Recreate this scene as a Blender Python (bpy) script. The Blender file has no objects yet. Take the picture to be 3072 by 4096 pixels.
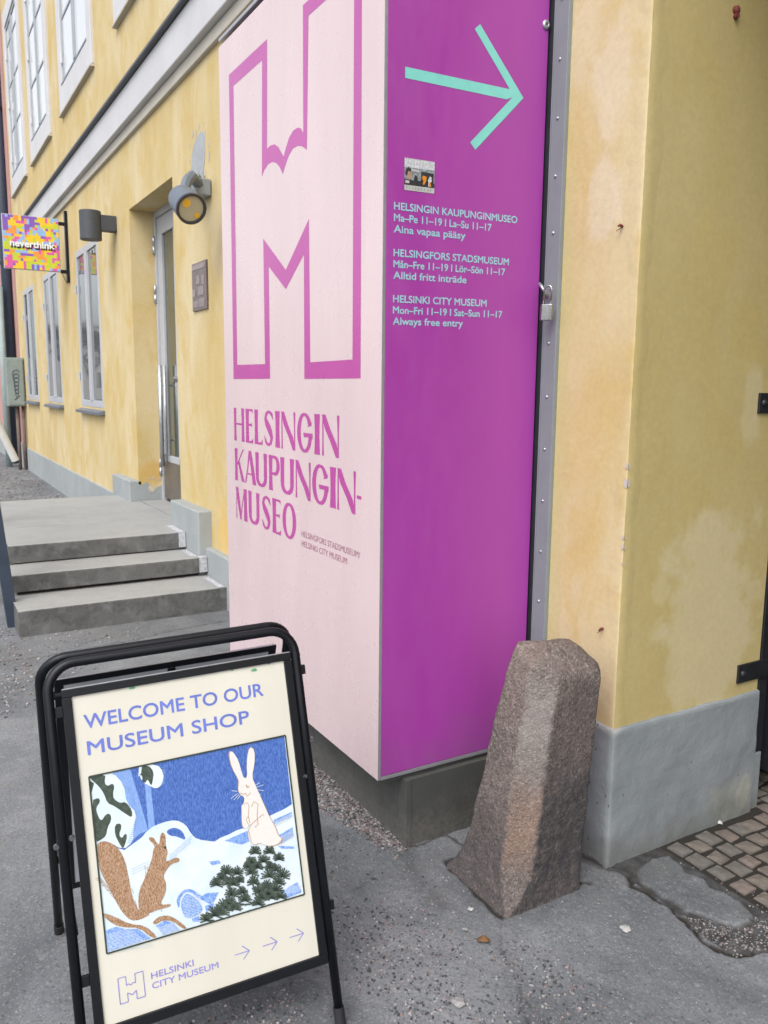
import bpy, bmesh, math, random
import numpy as np
from mathutils import Vector, Matrix, noise as mnoise
R = math.radians
scene = bpy.context.scene
COL = scene.collection
random.seed(7)

# ------------------------------------------------------------------ camera, sky, sun, exposure
cam_d = bpy.data.cameras.new('camera'); cam = bpy.data.objects.new('camera', cam_d); COL.objects.link(cam)
scene.camera = cam
F_PX, TILT, ROLL, YAW = 3269.29, 0.15126748, 0.00972771, 1.04174492
fw = Vector((-math.sin(YAW)*math.cos(TILT), math.cos(YAW)*math.cos(TILT), -math.sin(TILT)))
rt = fw.cross(Vector((0, 0, 1))).normalized(); up0 = rt.cross(fw)
cr = math.cos(ROLL)*rt + math.sin(ROLL)*up0
cu = -math.sin(ROLL)*rt + math.cos(ROLL)*up0
cam.matrix_world = Matrix(((cr.x, cu.x, -fw.x, 0), (cr.y, cu.y, -fw.y, 0), (cr.z, cu.z, -fw.z, 1.5), (0, 0, 0, 1)))
cam_d.sensor_fit = 'VERTICAL'; cam_d.sensor_height = 36; cam_d.lens = F_PX/4096*36
cam_d.clip_start = 0.05; cam_d.clip_end = 1500
cam_d.dof.use_dof = True; cam_d.dof.focus_distance = 2.3; cam_d.dof.aperture_fstop = 11

SUN_EL, SUN_AZ = R(52), R(138)      # azimuth of the light's source, clockwise from +Y
world = bpy.data.worlds.new('World'); scene.world = world; world.use_nodes = True
wn = world.node_tree; wn.nodes.clear()
sky = wn.nodes.new('ShaderNodeTexSky'); sky.sky_type = 'NISHITA'; sky.sun_disc = False
sky.sun_elevation = SUN_EL; sky.sun_rotation = SUN_AZ; sky.air_density = 1.0; sky.dust_density = 4.0; sky.ozone_density = 1.0
hs = wn.nodes.new('ShaderNodeHueSaturation'); hs.inputs['Saturation'].default_value = 0.30; hs.inputs['Value'].default_value = 2.5
bg = wn.nodes.new('ShaderNodeBackground'); bg.inputs['Strength'].default_value = 0.15
wo = wn.nodes.new('ShaderNodeOutputWorld')
wn.links.new(sky.outputs[0], hs.inputs['Color']); wn.links.new(hs.outputs[0], bg.inputs['Color']); wn.links.new(bg.outputs[0], wo.inputs['Surface'])
sd = bpy.data.lights.new('sun', 'SUN'); sun = bpy.data.objects.new('sun', sd); COL.objects.link(sun)
sd.energy = 0.7; sd.angle = R(35); sd.color = (1, 0.97, 0.93)
sdir = Vector((math.sin(SUN_AZ)*math.cos(SUN_EL), math.cos(SUN_AZ)*math.cos(SUN_EL), math.sin(SUN_EL)))
sun.rotation_euler = sdir.to_track_quat('Z', 'Y').to_euler()
scene.view_settings.view_transform = 'Standard'; scene.view_settings.look = 'None'
scene.view_settings.exposure = -0.24; scene.view_settings.gamma = 1; scene.view_settings.use_curve_mapping = False
scene.render.engine = 'CYCLES'; scene.render.resolution_x = 768; scene.render.resolution_y = 1024

# ------------------------------------------------------------------ materials
MATS = {}
def new_mat(name):
    m = bpy.data.materials.new(name); m.use_nodes = True; nt = m.node_tree
    b = nt.nodes['Principled BSDF']
    return m, nt, b
def L(nt, a, b): nt.links.new(a, b)
def pos(nt, scale=(1, 1, 1)):
    g = nt.nodes.new('ShaderNodeNewGeometry'); mp = nt.nodes.new('ShaderNodeMapping')
    mp.inputs['Scale'].default_value = scale; L(nt, g.outputs['Position'], mp.inputs['Vector']); return mp.outputs[0]
def noise(nt, vec, scale, detail=4, rough=.55, dist=0):
    n = nt.nodes.new('ShaderNodeTexNoise'); n.inputs['Scale'].default_value = scale; n.inputs['Detail'].default_value = detail
    n.inputs['Roughness'].default_value = rough; n.inputs['Distortion'].default_value = dist
    L(nt, vec, n.inputs['Vector']); return n.outputs['Fac']
def ramp(nt, fac, lo, hi, c0=0., c1=1.):
    n = nt.nodes.new('ShaderNodeMapRange'); n.inputs['From Min'].default_value = lo; n.inputs['From Max'].default_value = hi
    n.inputs['To Min'].default_value = c0; n.inputs['To Max'].default_value = c1; L(nt, fac, n.inputs['Value']); return n.outputs[0]
def mix(nt, fac, a, b, mode='MIX'):
    n = nt.nodes.new('ShaderNodeMix'); n.data_type = 'RGBA'; n.blend_type = mode
    if isinstance(fac, (int, float)): n.inputs[0].default_value = fac
    else: L(nt, fac, n.inputs[0])
    for i, c in ((6, a), (7, b)):
        if isinstance(c, (tuple, list)): n.inputs[i].default_value = (*c[:3], 1)
        else: L(nt, c, n.inputs[i])
    return n.outputs[2]
def mth(nt, op, a, b=None):
    n = nt.nodes.new('ShaderNodeMath'); n.operation = op
    for i, c in ((0, a), (1, b)):
        if c is None: continue
        if isinstance(c, (int, float)): n.inputs[i].default_value = c
        else: L(nt, c, n.inputs[i])
    return n.outputs[0]
def bump(nt, b, h, strength=.3, dist=.01):
    n = nt.nodes.new('ShaderNodeBump'); n.inputs['Strength'].default_value = strength; n.inputs['Distance'].default_value = dist
    L(nt, h, n.inputs['Height']); L(nt, n.outputs[0], b.inputs['Normal'])
def simple(name, col, rough=.6, var=.12, vs=9, metal=0., bmp=0., bs=200, spec=None, coat=0., bd=.002):
    """plain surface with a little mottling and grain"""
    if name in MATS: return MATS[name]
    m, nt, b = new_mat(name); p = pos(nt)
    n1 = noise(nt, p, vs, 5); n2 = noise(nt, p, vs*9, 3)
    f = ramp(nt, n1, .3, .7, 1-var, 1+var)
    cc = mix(nt, 1., col, (1, 1, 1), 'MULTIPLY')
    g = nt.nodes.new('ShaderNodeCombineColor'); [L(nt, f, g.inputs[i]) for i in range(3)]
    cc = mix(nt, 1., col, g.outputs[0], 'MULTIPLY')
    L(nt, cc, b.inputs['Base Color'])
    L(nt, ramp(nt, n2, .3, .7, max(0, rough-.06), min(1, rough+.06)), b.inputs['Roughness'])
    b.inputs['Metallic'].default_value = metal
    if spec is not None: b.inputs['Specular IOR Level'].default_value = spec
    if coat: b.inputs['Coat Weight'].default_value = coat; b.inputs['Coat Roughness'].default_value = .15
    if bmp: bump(nt, b, noise(nt, p, bs, 4), bmp, bd)
    MATS[name] = m; return m

def blob(nt, p, cx, cy, cz, sx, sy, sz, wob=.35, scale=9, soft=.25):
    """mask 1 inside an irregular ellipsoid around a point in the world"""
    mp = nt.nodes.new('ShaderNodeMapping'); mp.vector_type = 'TEXTURE'
    mp.inputs['Location'].default_value = (cx, cy, cz); mp.inputs['Scale'].default_value = (sx, sy, sz)
    L(nt, p, mp.inputs['Vector'])
    ln = nt.nodes.new('ShaderNodeVectorMath'); ln.operation = 'LENGTH'; L(nt, mp.outputs[0], ln.inputs[0])
    n = noise(nt, p, scale, 4)
    v = mth(nt, 'ADD', ln.outputs['Value'], ramp(nt, n, .25, .75, -wob, wob))
    return ramp(nt, v, 1.0, 1.0-soft, 0, 1)

def plaster(name, base, pale, strong, streak=.5, blobs=(), bumpk=.5):
    m, nt, b = new_mat(name); p = pos(nt); ps = pos(nt, (1.6, 1.6, .8))
    big = noise(nt, ps, 1.3, 5, .6, .4); mid = noise(nt, pos(nt, (2, 2, 1.1)), 2.2, 6, .62, .9); fine = noise(nt, p, 60, 4)
    c = mix(nt, mth(nt, 'MULTIPLY', ramp(nt, big, .38, .66), streak), base, pale)
    c = mix(nt, mth(nt, 'MULTIPLY', ramp(nt, mid, .5, .68), streak*.8), c, strong)
    st = noise(nt, pos(nt, (9, 9, .55)), 1.5, 4, .6, .3)
    c = mix(nt, mth(nt, 'MULTIPLY', ramp(nt, st, .58, .75), .08*streak), c, (base[0]*.62, base[1]*.58, base[2]*.62))
    for (co, w, *a) in blobs:
        c = mix(nt, mth(nt, 'MULTIPLY', blob(nt, p, *a), w), c, co)
    g = nt.nodes.new('ShaderNodeCombineColor'); f = ramp(nt, fine, .3, .7, .95, 1.05); [L(nt, f, g.inputs[i]) for i in range(3)]
    c = mix(nt, 1., c, g.outputs[0], 'MULTIPLY')
    L(nt, c, b.inputs['Base Color']); b.inputs['Roughness'].default_value = .88
    rough_ = ramp(nt, noise(nt, p, 2.6, 3), .46, .62, .12, 1.0)        # smooth trowelled areas beside rougher ones
    h = mth(nt, 'ADD', mth(nt, 'MULTIPLY', noise(nt, p, 4, 3, .5), .8), mth(nt, 'MULTIPLY', mth(nt, 'ADD', mth(nt, 'MULTIPLY', noise(nt, p, 22, 5, .6, .5), .5), mth(nt, 'MULTIPLY', noise(nt, p, 140, 3), .14)), rough_))
    bump(nt, b, h, bumpk, .008); MATS[name] = m; return m

FY = 1.847
M_wall = plaster('ochre_plaster', (.505, .382, .165), (.570, .475, .290), (.50, .352, .115), 1.0, blobs=[
    ((.60, .51, .37), .55, -1.862, FY, 2.40, .085, .3, .19, .3, 11, .3),
    ((.60, .52, .40), .5, -1.877, FY, 2.06, .075, .3, .14, .3, 11, .3),
    ((.50, .42, .20), .7, -2.03, FY, 1.2, .055, .3, 1.3, .3, 6, .3),
    ((.52, .32, .08), .7, -7.70, 2.0, .68, .35, .16, .14, .4, 5, .5),
    ((.50, .33, .10), .5, -8.55, FY, .47, .25, .2, .16, .4, 5, .5),
    ((.64, .40, .09), .6, -5.35, FY, .50, .16, .2, .28, .4, 5, .5),
    ((.45, .33, .2), .55, -5.30, FY, 2.33, .12, .2, .22, .4, 6, .6),
    ((.45, .36, .22), .4, -8.27, FY, 2.75, .10, .2, .3, .4, 6, .7)])
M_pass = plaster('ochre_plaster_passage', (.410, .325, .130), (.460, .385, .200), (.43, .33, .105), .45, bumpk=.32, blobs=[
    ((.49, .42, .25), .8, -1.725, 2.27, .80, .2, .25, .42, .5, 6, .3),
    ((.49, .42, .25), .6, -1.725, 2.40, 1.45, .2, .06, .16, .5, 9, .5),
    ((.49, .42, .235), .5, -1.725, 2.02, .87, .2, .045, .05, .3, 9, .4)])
def base_paint():
    m, nt, b = new_mat('grey_base_paint'); p = pos(nt); n = noise(nt, p, 5, 5, .6)
    c = mix(nt, ramp(nt, n, .3, .7), (.185, .208, .222), (.235, .258, .270))
    c = mix(nt, mth(nt, 'MULTIPLY', blob(nt, p, GXX, 2.44, .05, .3, .14, .10, .5, 8, .4), .7), c, (.25, .26, .235))
    c = mix(nt, mth(nt, 'MULTIPLY', blob(nt, p, GXX, 2.50, .08, .3, .05, .07, .3, 14, .3), .8), c, (.33, .34, .30))
    c = mix(nt, mth(nt, 'MULTIPLY', blob(nt, p, -1.74, FY, .46, .3, .05, .035, .5, 20, .6), .6), c, (.33, .33, .31))
    g = nt.nodes.new('ShaderNodeNewGeometry'); sz = nt.nodes.new('ShaderNodeSeparateXYZ'); L(nt, g.outputs['Position'], sz.inputs[0])
    lo = mth(nt, 'MULTIPLY', ramp(nt, mth(nt, 'ADD', sz.outputs['Z'], ramp(nt, noise(nt, p, 11, 4), .3, .7, -.05, .05)), .10, .0), .55)
    c = mix(nt, lo, c, (.12, .12, .105))                    # splashed dirt along the foot
    v = nt.nodes.new('ShaderNodeTexVoronoi'); v.inputs['Scale'].default_value = 60; L(nt, pos(nt, (1, 1, .6)), v.inputs['Vector'])
    s_ = nt.nodes.new('ShaderNodeSeparateColor'); L(nt, v.outputs['Color'], s_.inputs[0])
    sp_ = mth(nt, 'MULTIPLY', ramp(nt, v.outputs['Distance'], .22, .14), ramp(nt, s_.outputs[0], .80, .82))
    c = mix(nt, mth(nt, 'MULTIPLY', sp_, .8), c, (.04, .045, .045))
    L(nt, c, b.inputs['Base Color']); b.inputs['Roughness'].default_value = .72
    bump(nt, b, mth(nt, 'ADD', noise(nt, p, 30, 5, .6), mth(nt, 'MULTIPLY', noise(nt, p, 130, 3), .3)), .5, .006); return m
GXX = -1.72
M_base = base_paint()
M_base_far = simple('grey_base_paint_far', (.285, .31, .315), .75, .08, 4, bmp=.3, bs=30, bd=.006)
M_white = simple('white_painted_wood', (.40, .415, .44), .45, .05, 6)
M_casing = simple('casing_paint', (.52, .52, .53), .6, .05, 3, bmp=.1)
M_sash = simple('sash_grey_paint', (.30, .325, .345), .5, .05, 6)
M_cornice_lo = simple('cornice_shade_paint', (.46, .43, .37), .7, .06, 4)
M_flash = simple('dark_metal_flashing', (.06, .065, .075), .45, .1, 8)
M_sill = simple('sill_metal', (.16, .18, .22), .4, .1, 8, metal=.4)
M_black = simple('black_powder_coat', (.004, .005, .008), .40, .2, 30, spec=.32)
M_blackmatt = simple('black_rubber', (.012, .012, .014), .7, .2, 30)
M_iron = simple('dark_iron', (.012, .013, .016), .5, .3, 20, bmp=.2, bs=80)
M_grey_trim = simple('grey_painted_steel', (.20, .225, .235), .5, .06, 10)
M_rubber = simple('dark_gap', (.02, .022, .03), .6, .2, 20)
M_steel = simple('stainless_steel', (.36, .36, .37), .25, .08, 40, metal=1.)
M_steel_dull = simple('galvanised_steel', (.46, .48, .50), .42, .15, 30, metal=.8)
M_lamp = simple('lamp_grey_paint', (.13, .155, .19), .45, .06, 20, metal=.2)
M_lampdark = simple('lamp_dark_grey', (.050, .056, .066), .55, .08, 20)
M_lamprim = simple('lamp_rim_dark', (.035, .035, .045), .5, .08, 20)
M_plaque = simple('plaque_brown', (.12, .085, .08), .3, .25, 14)
M_plaque_l = simple('plaque_relief', (.24, .19, .19), .35, .25, 22)
M_mortar = simple('grey_mortar', (.33, .35, .37), .85, .12, 12, bmp=.4, bs=60, bd=.004)
M_mortar_l = simple('mortar_smear', (.46, .41, .31), .85, .2, 25, bmp=.3, bs=60)
M_paintwhite = simple('white_step_paint', (.42, .43, .46), .6, .3, 45, bmp=.2)
M_paintgrey = simple('worn_step_paint', (.28, .28, .31), .7, .2, 25, bmp=.2)
M_kick = simple('kick_plate', (.155, .135, .115), .5, .12, 5, metal=.3)
M_navy = simple('navy_post_paint', (.035, .050, .078), .5, .12, 14, bmp=.15)
M_pinkwall = simple('rose_plaster', (.42, .24, .22), .85, .1, 3, bmp=.3, bs=40)
M_pipe_green = simple('green_grey_pipe', (.25, .31, .31), .6, .1, 8)
M_cabinet = simple('cabinet_grey_green', (.21, .25, .235), .55, .1, 9)
M_rust = simple('rusty_pipe', (.14, .10, .09), .8, .3, 12, bmp=.3)
M_rustred = simple('rust_red', (.16, .035, .03), .7, .3, 60, bmp=.3)
M_pole_white = simple('white_pole', (.62, .62, .60), .4, .06, 8)
M_pole_in = simple('pole_brown_end', (.20, .09, .04), .8, .3, 30)
M_scrib = simple('marker_scribble', (.05, .065, .08), .6, .1, 30)
M_chip = simple('bare_plaster_chip', (.47, .42, .38), .9, .1, 60)
M_leafbrown = simple('dead_leaf', (.16, .085, .035), .6, .25, 60)
M_paper = simple('paper_litter', (.42, .42, .41), .7, .1, 60)
def splashed(m, z0=.0, h=.16, col=(.15, .14, .125), w=.6):
    nt = m.node_tree; b = nt.nodes['Principled BSDF']; c = b.inputs['Base Color'].links[0].from_socket; p = pos(nt)
    g = nt.nodes.new('ShaderNodeNewGeometry'); sz = nt.nodes.new('ShaderNodeSeparateXYZ'); L(nt, g.outputs['Position'], sz.inputs[0])
    f = ramp(nt, mth(nt, 'ADD', sz.outputs['Z'], ramp(nt, noise(nt, p, 14, 5, .7), .3, .7, -.07, .07)), z0+h, z0, 0, w)
    f = mth(nt, 'MULTIPLY', f, ramp(nt, noise(nt, p, 60, 4, .7), .35, .6, .3, 1))
    L(nt, mix(nt, f, c, col), b.inputs['Base Color']); return m
M_plinth = simple('plinth_grey', (.055, .057, .053), .7, .14, 6, bmp=.3, bs=60)
M_alu = simple('aluminium_edge', (.42, .42, .46), .4, .08, 30, metal=.6)
M_pale_stone = simple('pale_facade', (.42, .40, .37), .8, .1, 1)
M_twig = simple('bare_branch', (.07, .06, .055), .9, .2, 8)
M_roofm = simple('sheet_roof', (.12, .12, .13), .6, .1, 3)

def glass_mat(name, col, rough=.03, ior=1.55):
    m, nt, b = new_mat(name); p = pos(nt)
    b.inputs['Base Color'].default_value = (*col, 1); b.inputs['Roughness'].default_value = rough; b.inputs['IOR'].default_value = ior
    bump(nt, b, noise(nt, p, 1.4, 2), .06, .02); MATS[name] = m; return m
M_glass = glass_mat('window_glass', (.10, .11, .12), .03, 3.0)
M_glass_up = glass_mat('upper_window_glass', (.64, .66, .68), .03, 3.2)  # pale base colour paints in the bright sky reflection
M_glass_door = glass_mat('door_glass', (.07, .08, .065), .04, 1.8)
M_lens = glass_mat('lamp_lens', (.42, .38, .28), .08, 1.5)
M_amber = simple('amber_reflector', (.75, .42, .03), .35, .05, 30)

def panel_mat(name, col, rough, scratch=.4):
    m, nt, b = new_mat(name); p = pos(nt)
    n = noise(nt, pos(nt, (2, 2, .5)), 2.0, 5, .6)
    g = nt.nodes.new('ShaderNodeCombineColor'); f = ramp(nt, n, .3, .7, .95, 1.05); [L(nt, f, g.inputs[i]) for i in range(3)]
    c = mix(nt, 1., col, g.outputs[0], 'MULTIPLY')
    d = noise(nt, pos(nt, (14, 14, .5)), 3, 4, .6)
    c = mix(nt, mth(nt, 'MULTIPLY', ramp(nt, d, .50, .80), .22*scratch), c, tuple(x*.55 for x in col))

    L(nt, c, b.inputs['Base Color'])
    L(nt, ramp(nt, noise(nt, p, 7, 4), .3, .7, rough-.05, rough+.07), b.inputs['Roughness']); b.inputs['Specular IOR Level'].default_value = .8
    bump(nt, b, noise(nt, pos(nt, (1, 1, .3)), 1.6, 1), .10, .006); MATS[name] = m; return m
M_pink = panel_mat('pale_pink_print', (.615, .485, .495), .28)
M_purple = panel_mat('purple_print', (.325, .042, .315), .42, .1)
def dusty(m):
    nt = m.node_tree; b = nt.nodes['Principled BSDF']; lk = b.inputs['Base Color'].links[0]; c = lk.from_socket; p = pos(nt)
    c = mix(nt, mth(nt, 'MULTIPLY', blob(nt, p, -2.13, 1.55, .22, .5, .5, .22, .6, 9, .9), .30), c, (.20, .10, .19))
    v = noise(nt, pos(nt, (2, 30, 2)), 3, 5, .7, 2.); w = noise(nt, p, 3, 3)
    c = mix(nt, mth(nt, 'MULTIPLY', mth(nt, 'MULTIPLY', ramp(nt, v, .66, .74), ramp(nt, w, .5, .65)), .22), c, (.50, .30, .50))
    L(nt, c, b.inputs['Base Color']); L(nt, ramp(nt, noise(nt, pos(nt, (1, 3, 1)), 4, 5, .7), .35, .65, .30, .52), b.inputs['Roughness'])
dusty(M_purple)
M_magenta = panel_mat('magenta_print', (.42, .055, .29), .28, .0)
M_plum = panel_mat('plum_print', (.30, .10, .17), .4, .2)
M_turq = simple('turquoise_print', (.20, .58, .53), .45, .04, 30)
M_textblue = simple('pale_blue_print', (.30, .52, .60), .45, .06, 30)

def wrap(c): return c
# weathered concrete steps
def concrete(name, top, stain=.6):
    m, nt, b = new_mat(name); p = pos(nt)
    n = noise(nt, pos(nt, (1, 1, 1.6)), 4.2, 6, .68, .6); n2 = noise(nt, p, 160, 3, .6); g = nt.nodes.new('ShaderNodeNewGeometry')
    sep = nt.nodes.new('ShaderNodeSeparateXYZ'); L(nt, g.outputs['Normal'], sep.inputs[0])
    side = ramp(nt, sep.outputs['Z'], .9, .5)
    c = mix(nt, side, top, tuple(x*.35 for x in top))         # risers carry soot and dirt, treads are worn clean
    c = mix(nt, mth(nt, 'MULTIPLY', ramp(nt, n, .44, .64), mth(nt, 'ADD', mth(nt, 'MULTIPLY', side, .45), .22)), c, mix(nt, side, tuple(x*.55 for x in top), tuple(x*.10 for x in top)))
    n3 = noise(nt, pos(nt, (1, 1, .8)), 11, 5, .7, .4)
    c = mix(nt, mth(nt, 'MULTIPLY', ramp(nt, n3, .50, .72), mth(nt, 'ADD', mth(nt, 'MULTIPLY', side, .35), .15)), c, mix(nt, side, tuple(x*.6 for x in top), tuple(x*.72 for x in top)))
    c = mix(nt, mth(nt, 'MULTIPLY', ramp(nt, n2, .45, .7), .3), c, tuple(x*.6 for x in top))
    L(nt, c, b.inputs['Base Color']); b.inputs['Roughness'].default_value = .9
    bump(nt, b, mth(nt, 'ADD', mth(nt, 'MULTIPLY', n2, .4), noise(nt, p, 25, 4)), .35, .004); MATS[name] = m; return m
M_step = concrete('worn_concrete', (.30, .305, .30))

def granite():
    m, nt, b = new_mat('weathered_granite'); p = pos(nt)
    v = nt.nodes.new('ShaderNodeTexVoronoi'); v.inputs['Scale'].default_value = 190; L(nt, p, v.inputs['Vector'])
    sp = nt.nodes.new('ShaderNodeSeparateColor'); L(nt, v.outputs['Color'], sp.inputs[0])
    big = noise(nt, p, 5, 5, .6, .3)
    c = mix(nt, ramp(nt, big, .35, .65), (.120, .097, .088), (.180, .140, .126))
    c = mix(nt, mth(nt, 'MULTIPLY', ramp(nt, sp.outputs[0], .55, .9), .38), c, (.36, .32, .29))
    c = mix(nt, mth(nt, 'MULTIPLY', ramp(nt, sp.outputs[1], .6, .9), .55), c, (.04, .036, .036))
    at = nt.nodes.new('ShaderNodeAttribute'); at.attribute_name = 'wear_tone'; sw = nt.nodes.new('ShaderNodeSeparateColor'); L(nt, at.outputs['Color'], sw.inputs[0])
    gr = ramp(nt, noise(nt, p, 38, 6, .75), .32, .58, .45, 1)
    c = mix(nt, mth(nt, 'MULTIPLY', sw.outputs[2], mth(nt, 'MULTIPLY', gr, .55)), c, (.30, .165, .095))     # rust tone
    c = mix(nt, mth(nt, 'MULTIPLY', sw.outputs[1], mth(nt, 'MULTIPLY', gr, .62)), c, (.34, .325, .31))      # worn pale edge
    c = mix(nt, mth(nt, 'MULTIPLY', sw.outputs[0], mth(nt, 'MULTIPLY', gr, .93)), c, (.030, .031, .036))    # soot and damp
    L(nt, c, b.inputs['Base Color']); b.inputs['Roughness'].default_value = .7
    bump(nt, b, mth(nt, 'ADD', mth(nt, 'MULTIPLY', noise(nt, p, 230, 3, .6), .6), noise(nt, p, 75, 4, .65)), .8, .009)
    MATS['granite'] = m; return m
M_granite = granite()

def asphalt():
    m, nt, b = new_mat('worn_asphalt'); p = pos(nt)
    at = nt.nodes.new('ShaderNodeAttribute'); at.attribute_name = 'wear_tone'
    s = nt.nodes.new('ShaderNodeSeparateColor'); L(nt, at.outputs['Color'], s.inputs[0])
    big = noise(nt, p, 1.6, 6, .6, .5); mid = noise(nt, p, 9, 6, .65); fine = noise(nt, p, 320, 3, .7)
    c = mix(nt, ramp(nt, big, .38, .60), (.096, .106, .118), (.182, .193, .208))
    c = mix(nt, mth(nt, 'MULTIPLY', ramp(nt, mid, .52, .72), .5), c, (.105, .108, .112))
    c = mix(nt, mth(nt, 'MULTIPLY', ramp(nt, mid, .44, .32), .35), c, (.25, .255, .26))
    ye = noise(nt, p, 3.3, 4, .6)
    c = mix(nt, mth(nt, 'MULTIPLY', ramp(nt, ye, .58, .72), .28), c, (.165, .15, .11))
    v = nt.nodes.new('ShaderNodeTexVoronoi'); v.inputs['Scale'].default_value = 210; L(nt, p, v.inputs['Vector'])
    sp = nt.nodes.new('ShaderNodeSeparateColor'); L(nt, v.outputs['Color'], sp.inputs[0])
    c = mix(nt, mth(nt, 'MULTIPLY', ramp(nt, sp.outputs[0], .82, .90), .24), c, (.36, .355, .355))
    c = mix(nt, mth(nt, 'MULTIPLY', ramp(nt, sp.outputs[1], .76, .86), .5), c, (.08, .08, .085))
    v2 = nt.nodes.new('ShaderNodeTexVoronoi'); v2.inputs['Scale'].default_value = 95; L(nt, p, v2.inputs['Vector'])
    sp2 = nt.nodes.new('ShaderNodeSeparateColor'); L(nt, v2.outputs['Color'], sp2.inputs[0])
    dot = mth(nt, 'MULTIPLY', ramp(nt, v2.outputs['Distance'], .42, .30), ramp(nt, sp2.outputs[0], .86, .9))
    c = mix(nt, mth(nt, 'MULTIPLY', dot, .45), c, mix(nt, ramp(nt, sp2.outputs[1], .60, .70), (.055, .055, .06), (.30, .28, .275)))
    c = mix(nt, mth(nt, 'MULTIPLY', ramp(nt, fine, .5, .75), .35), c, (.10, .10, .10))
    c = mix(nt, s.outputs[2], c, mix(nt, ramp(nt, mid, .4, .6), (.10, .088, .078), (.155, .145, .14)))   # loose grit and soil
    c = mix(nt, s.outputs[1], c, mix(nt, ramp(nt, mid, .35, .65), c, mix(nt, .5, c, (.075, .078, .078))))   # older darker patch
    c = mix(nt, s.outputs[0], c, (.020, .017, .014))                                                         # damp dirt in joints, contact shade at the sign feet
    L(nt, c, b.inputs['Base Color']); L(nt, ramp(nt, mid, .3, .7, .75, .95), b.inputs['Roughness'])
    h = mth(nt, 'ADD', mth(nt, 'MULTIPLY', fine, .55), mth(nt, 'ADD', mth(nt, 'MULTIPLY', dot, .6), noise(nt, p, 120, 4, .65)))
    bump(nt, b, h, .55, .004); MATS['asphalt'] = m; return m
M_asph = asphalt()
M_sett = [simple('sett_stone_%s' % n, c, .8, .2, 40, bmp=.5, bs=120, bd=.004) for n, c in (('warm', (.150, .130, .112)), ('grey', (.135, .125, .114)), ('rose', (.160, .132, .116)))]
M_peb = [simple('pebble_%s' % n, c, .8, .3, 90) for n, c in (('pale', (.27, .26, .26)), ('rose', (.19, .145, .14)), ('dark', (.045, .048, .052)), ('mid', (.15, .145, .145)), ('slate', (.075, .085, .09)))]
M_gap_shade = simple('gap_shade', (.030, .024, .019), .95, .4, 60, bmp=.6, bs=150, bd=.006)

# ------------------------------------------------------------------ helpers
def tag(o, label=None, cat=None, group=None, kind=None):
    if label: o['label'] = label
    if cat: o['category'] = cat
    if group: o['group'] = group
    if kind: o['kind'] = kind
    return o
def thing(name, loc, label, cat, group=None):
    o = bpy.data.objects.new(name, None); COL.objects.link(o); o.location = loc; o.empty_display_size = .1
    return tag(o, label, cat, group)
def attach(o, parent):
    if parent is None: return o
    ws = Matrix.Identity(4); q = parent
    chain = []
    while q is not None: chain.append(q); q = q.parent
    for q in reversed(chain): ws = ws @ q.matrix_parent_inverse @ Matrix.LocRotScale(q.location, q.rotation_euler, q.scale)
    o.parent = parent; o.matrix_parent_inverse = ws.inverted(); return o
class MB:
    """collects faces; build() links them as one mesh object"""
    def __init__(s): s.v = []; s.f = []; s.m = []; s.mi = 0
    def add(s, vs, fs, mi=None):
        o = len(s.v); s.v += [tuple(v) for v in vs]; s.f += [tuple(i+o for i in f) for f in fs]
        s.m += [s.mi if mi is None else mi]*len(fs); return s
    def quad(s, a, b, c, d, mi=None): return s.add([a, b, c, d], [(0, 1, 2, 3)], mi)
    def box(s, x0, x1, y0, y1, z0, z1, mi=None, T=None):
        vs = [(x, y, z) for z in (z0, z1) for y in (y0, y1) for x in (x0, x1)]
        if T: vs = [T(*v) for v in vs]
        return s.add(vs, [(0, 2, 3, 1), (4, 5, 7, 6), (0, 1, 5, 4), (2, 6, 7, 3), (0, 4, 6, 2), (1, 3, 7, 5)], mi)
    def tube(s, pts, r, n=12, caps=True, mi=None):
        pts = [Vector(p) for p in pts]; k = len(pts); rs = r if isinstance(r, (list, tuple)) else [r]*k
        up = None; rings = []
        for i, p in enumerate(pts):
            t = (pts[min(i+1, k-1)]-pts[max(i-1, 0)]).normalized()
            if up is None: up = t.orthogonal().normalized()
            up = (up-t*up.dot(t)).normalized(); w = t.cross(up)
            rings.append([p+rs[i]*(math.cos(2*math.pi*j/n)*up+math.sin(2*math.pi*j/n)*w) for j in range(n)])
        vs = [q for rg in rings for q in rg]; fs = []
        for i in range(k-1):
            for j in range(n):
                a = i*n+j; b_ = i*n+(j+1) % n; fs.append((a, b_, b_+n, a+n))
        if caps: fs += [tuple(range(n))[::-1], tuple(range((k-1)*n, k*n))]
        return s.add(vs, fs, mi)
    def build(s, name, mat, parent=None, smooth=False, bevel=0, seg=2):
        me = bpy.data.meshes.new(name); me.from_pydata(s.v, [], s.f)
        for mm in (mat if isinstance(mat, (list, tuple)) else [mat]): me.materials.append(mm)
        me.polygons.foreach_set('material_index', s.m)
        if smooth: me.polygons.foreach_set('use_smooth', [True]*len(me.polygons))
        me.update()
        bm = bmesh.new(); bm.from_mesh(me); bmesh.ops.recalc_face_normals(bm, faces=bm.faces)
        if bevel:
            ed = [e for e in bm.edges if len(e.link_faces) == 2 and e.calc_face_angle(0) > .5]
            bmesh.ops.bevel(bm, geom=ed, offset=bevel, segments=seg, profile=.5, affect='EDGES')
        bm.to_mesh(me); bm.free()
        o = bpy.data.objects.new(name, me); COL.objects.link(o); attach(o, parent); return o
def bx(name, mat, parent, x0, x1, y0, y1, z0, z1, bevel=.004, **k):
    return MB().box(x0, x1, y0, y1, z0, z1).build(name, mat, parent, bevel=bevel, **k)
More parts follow.
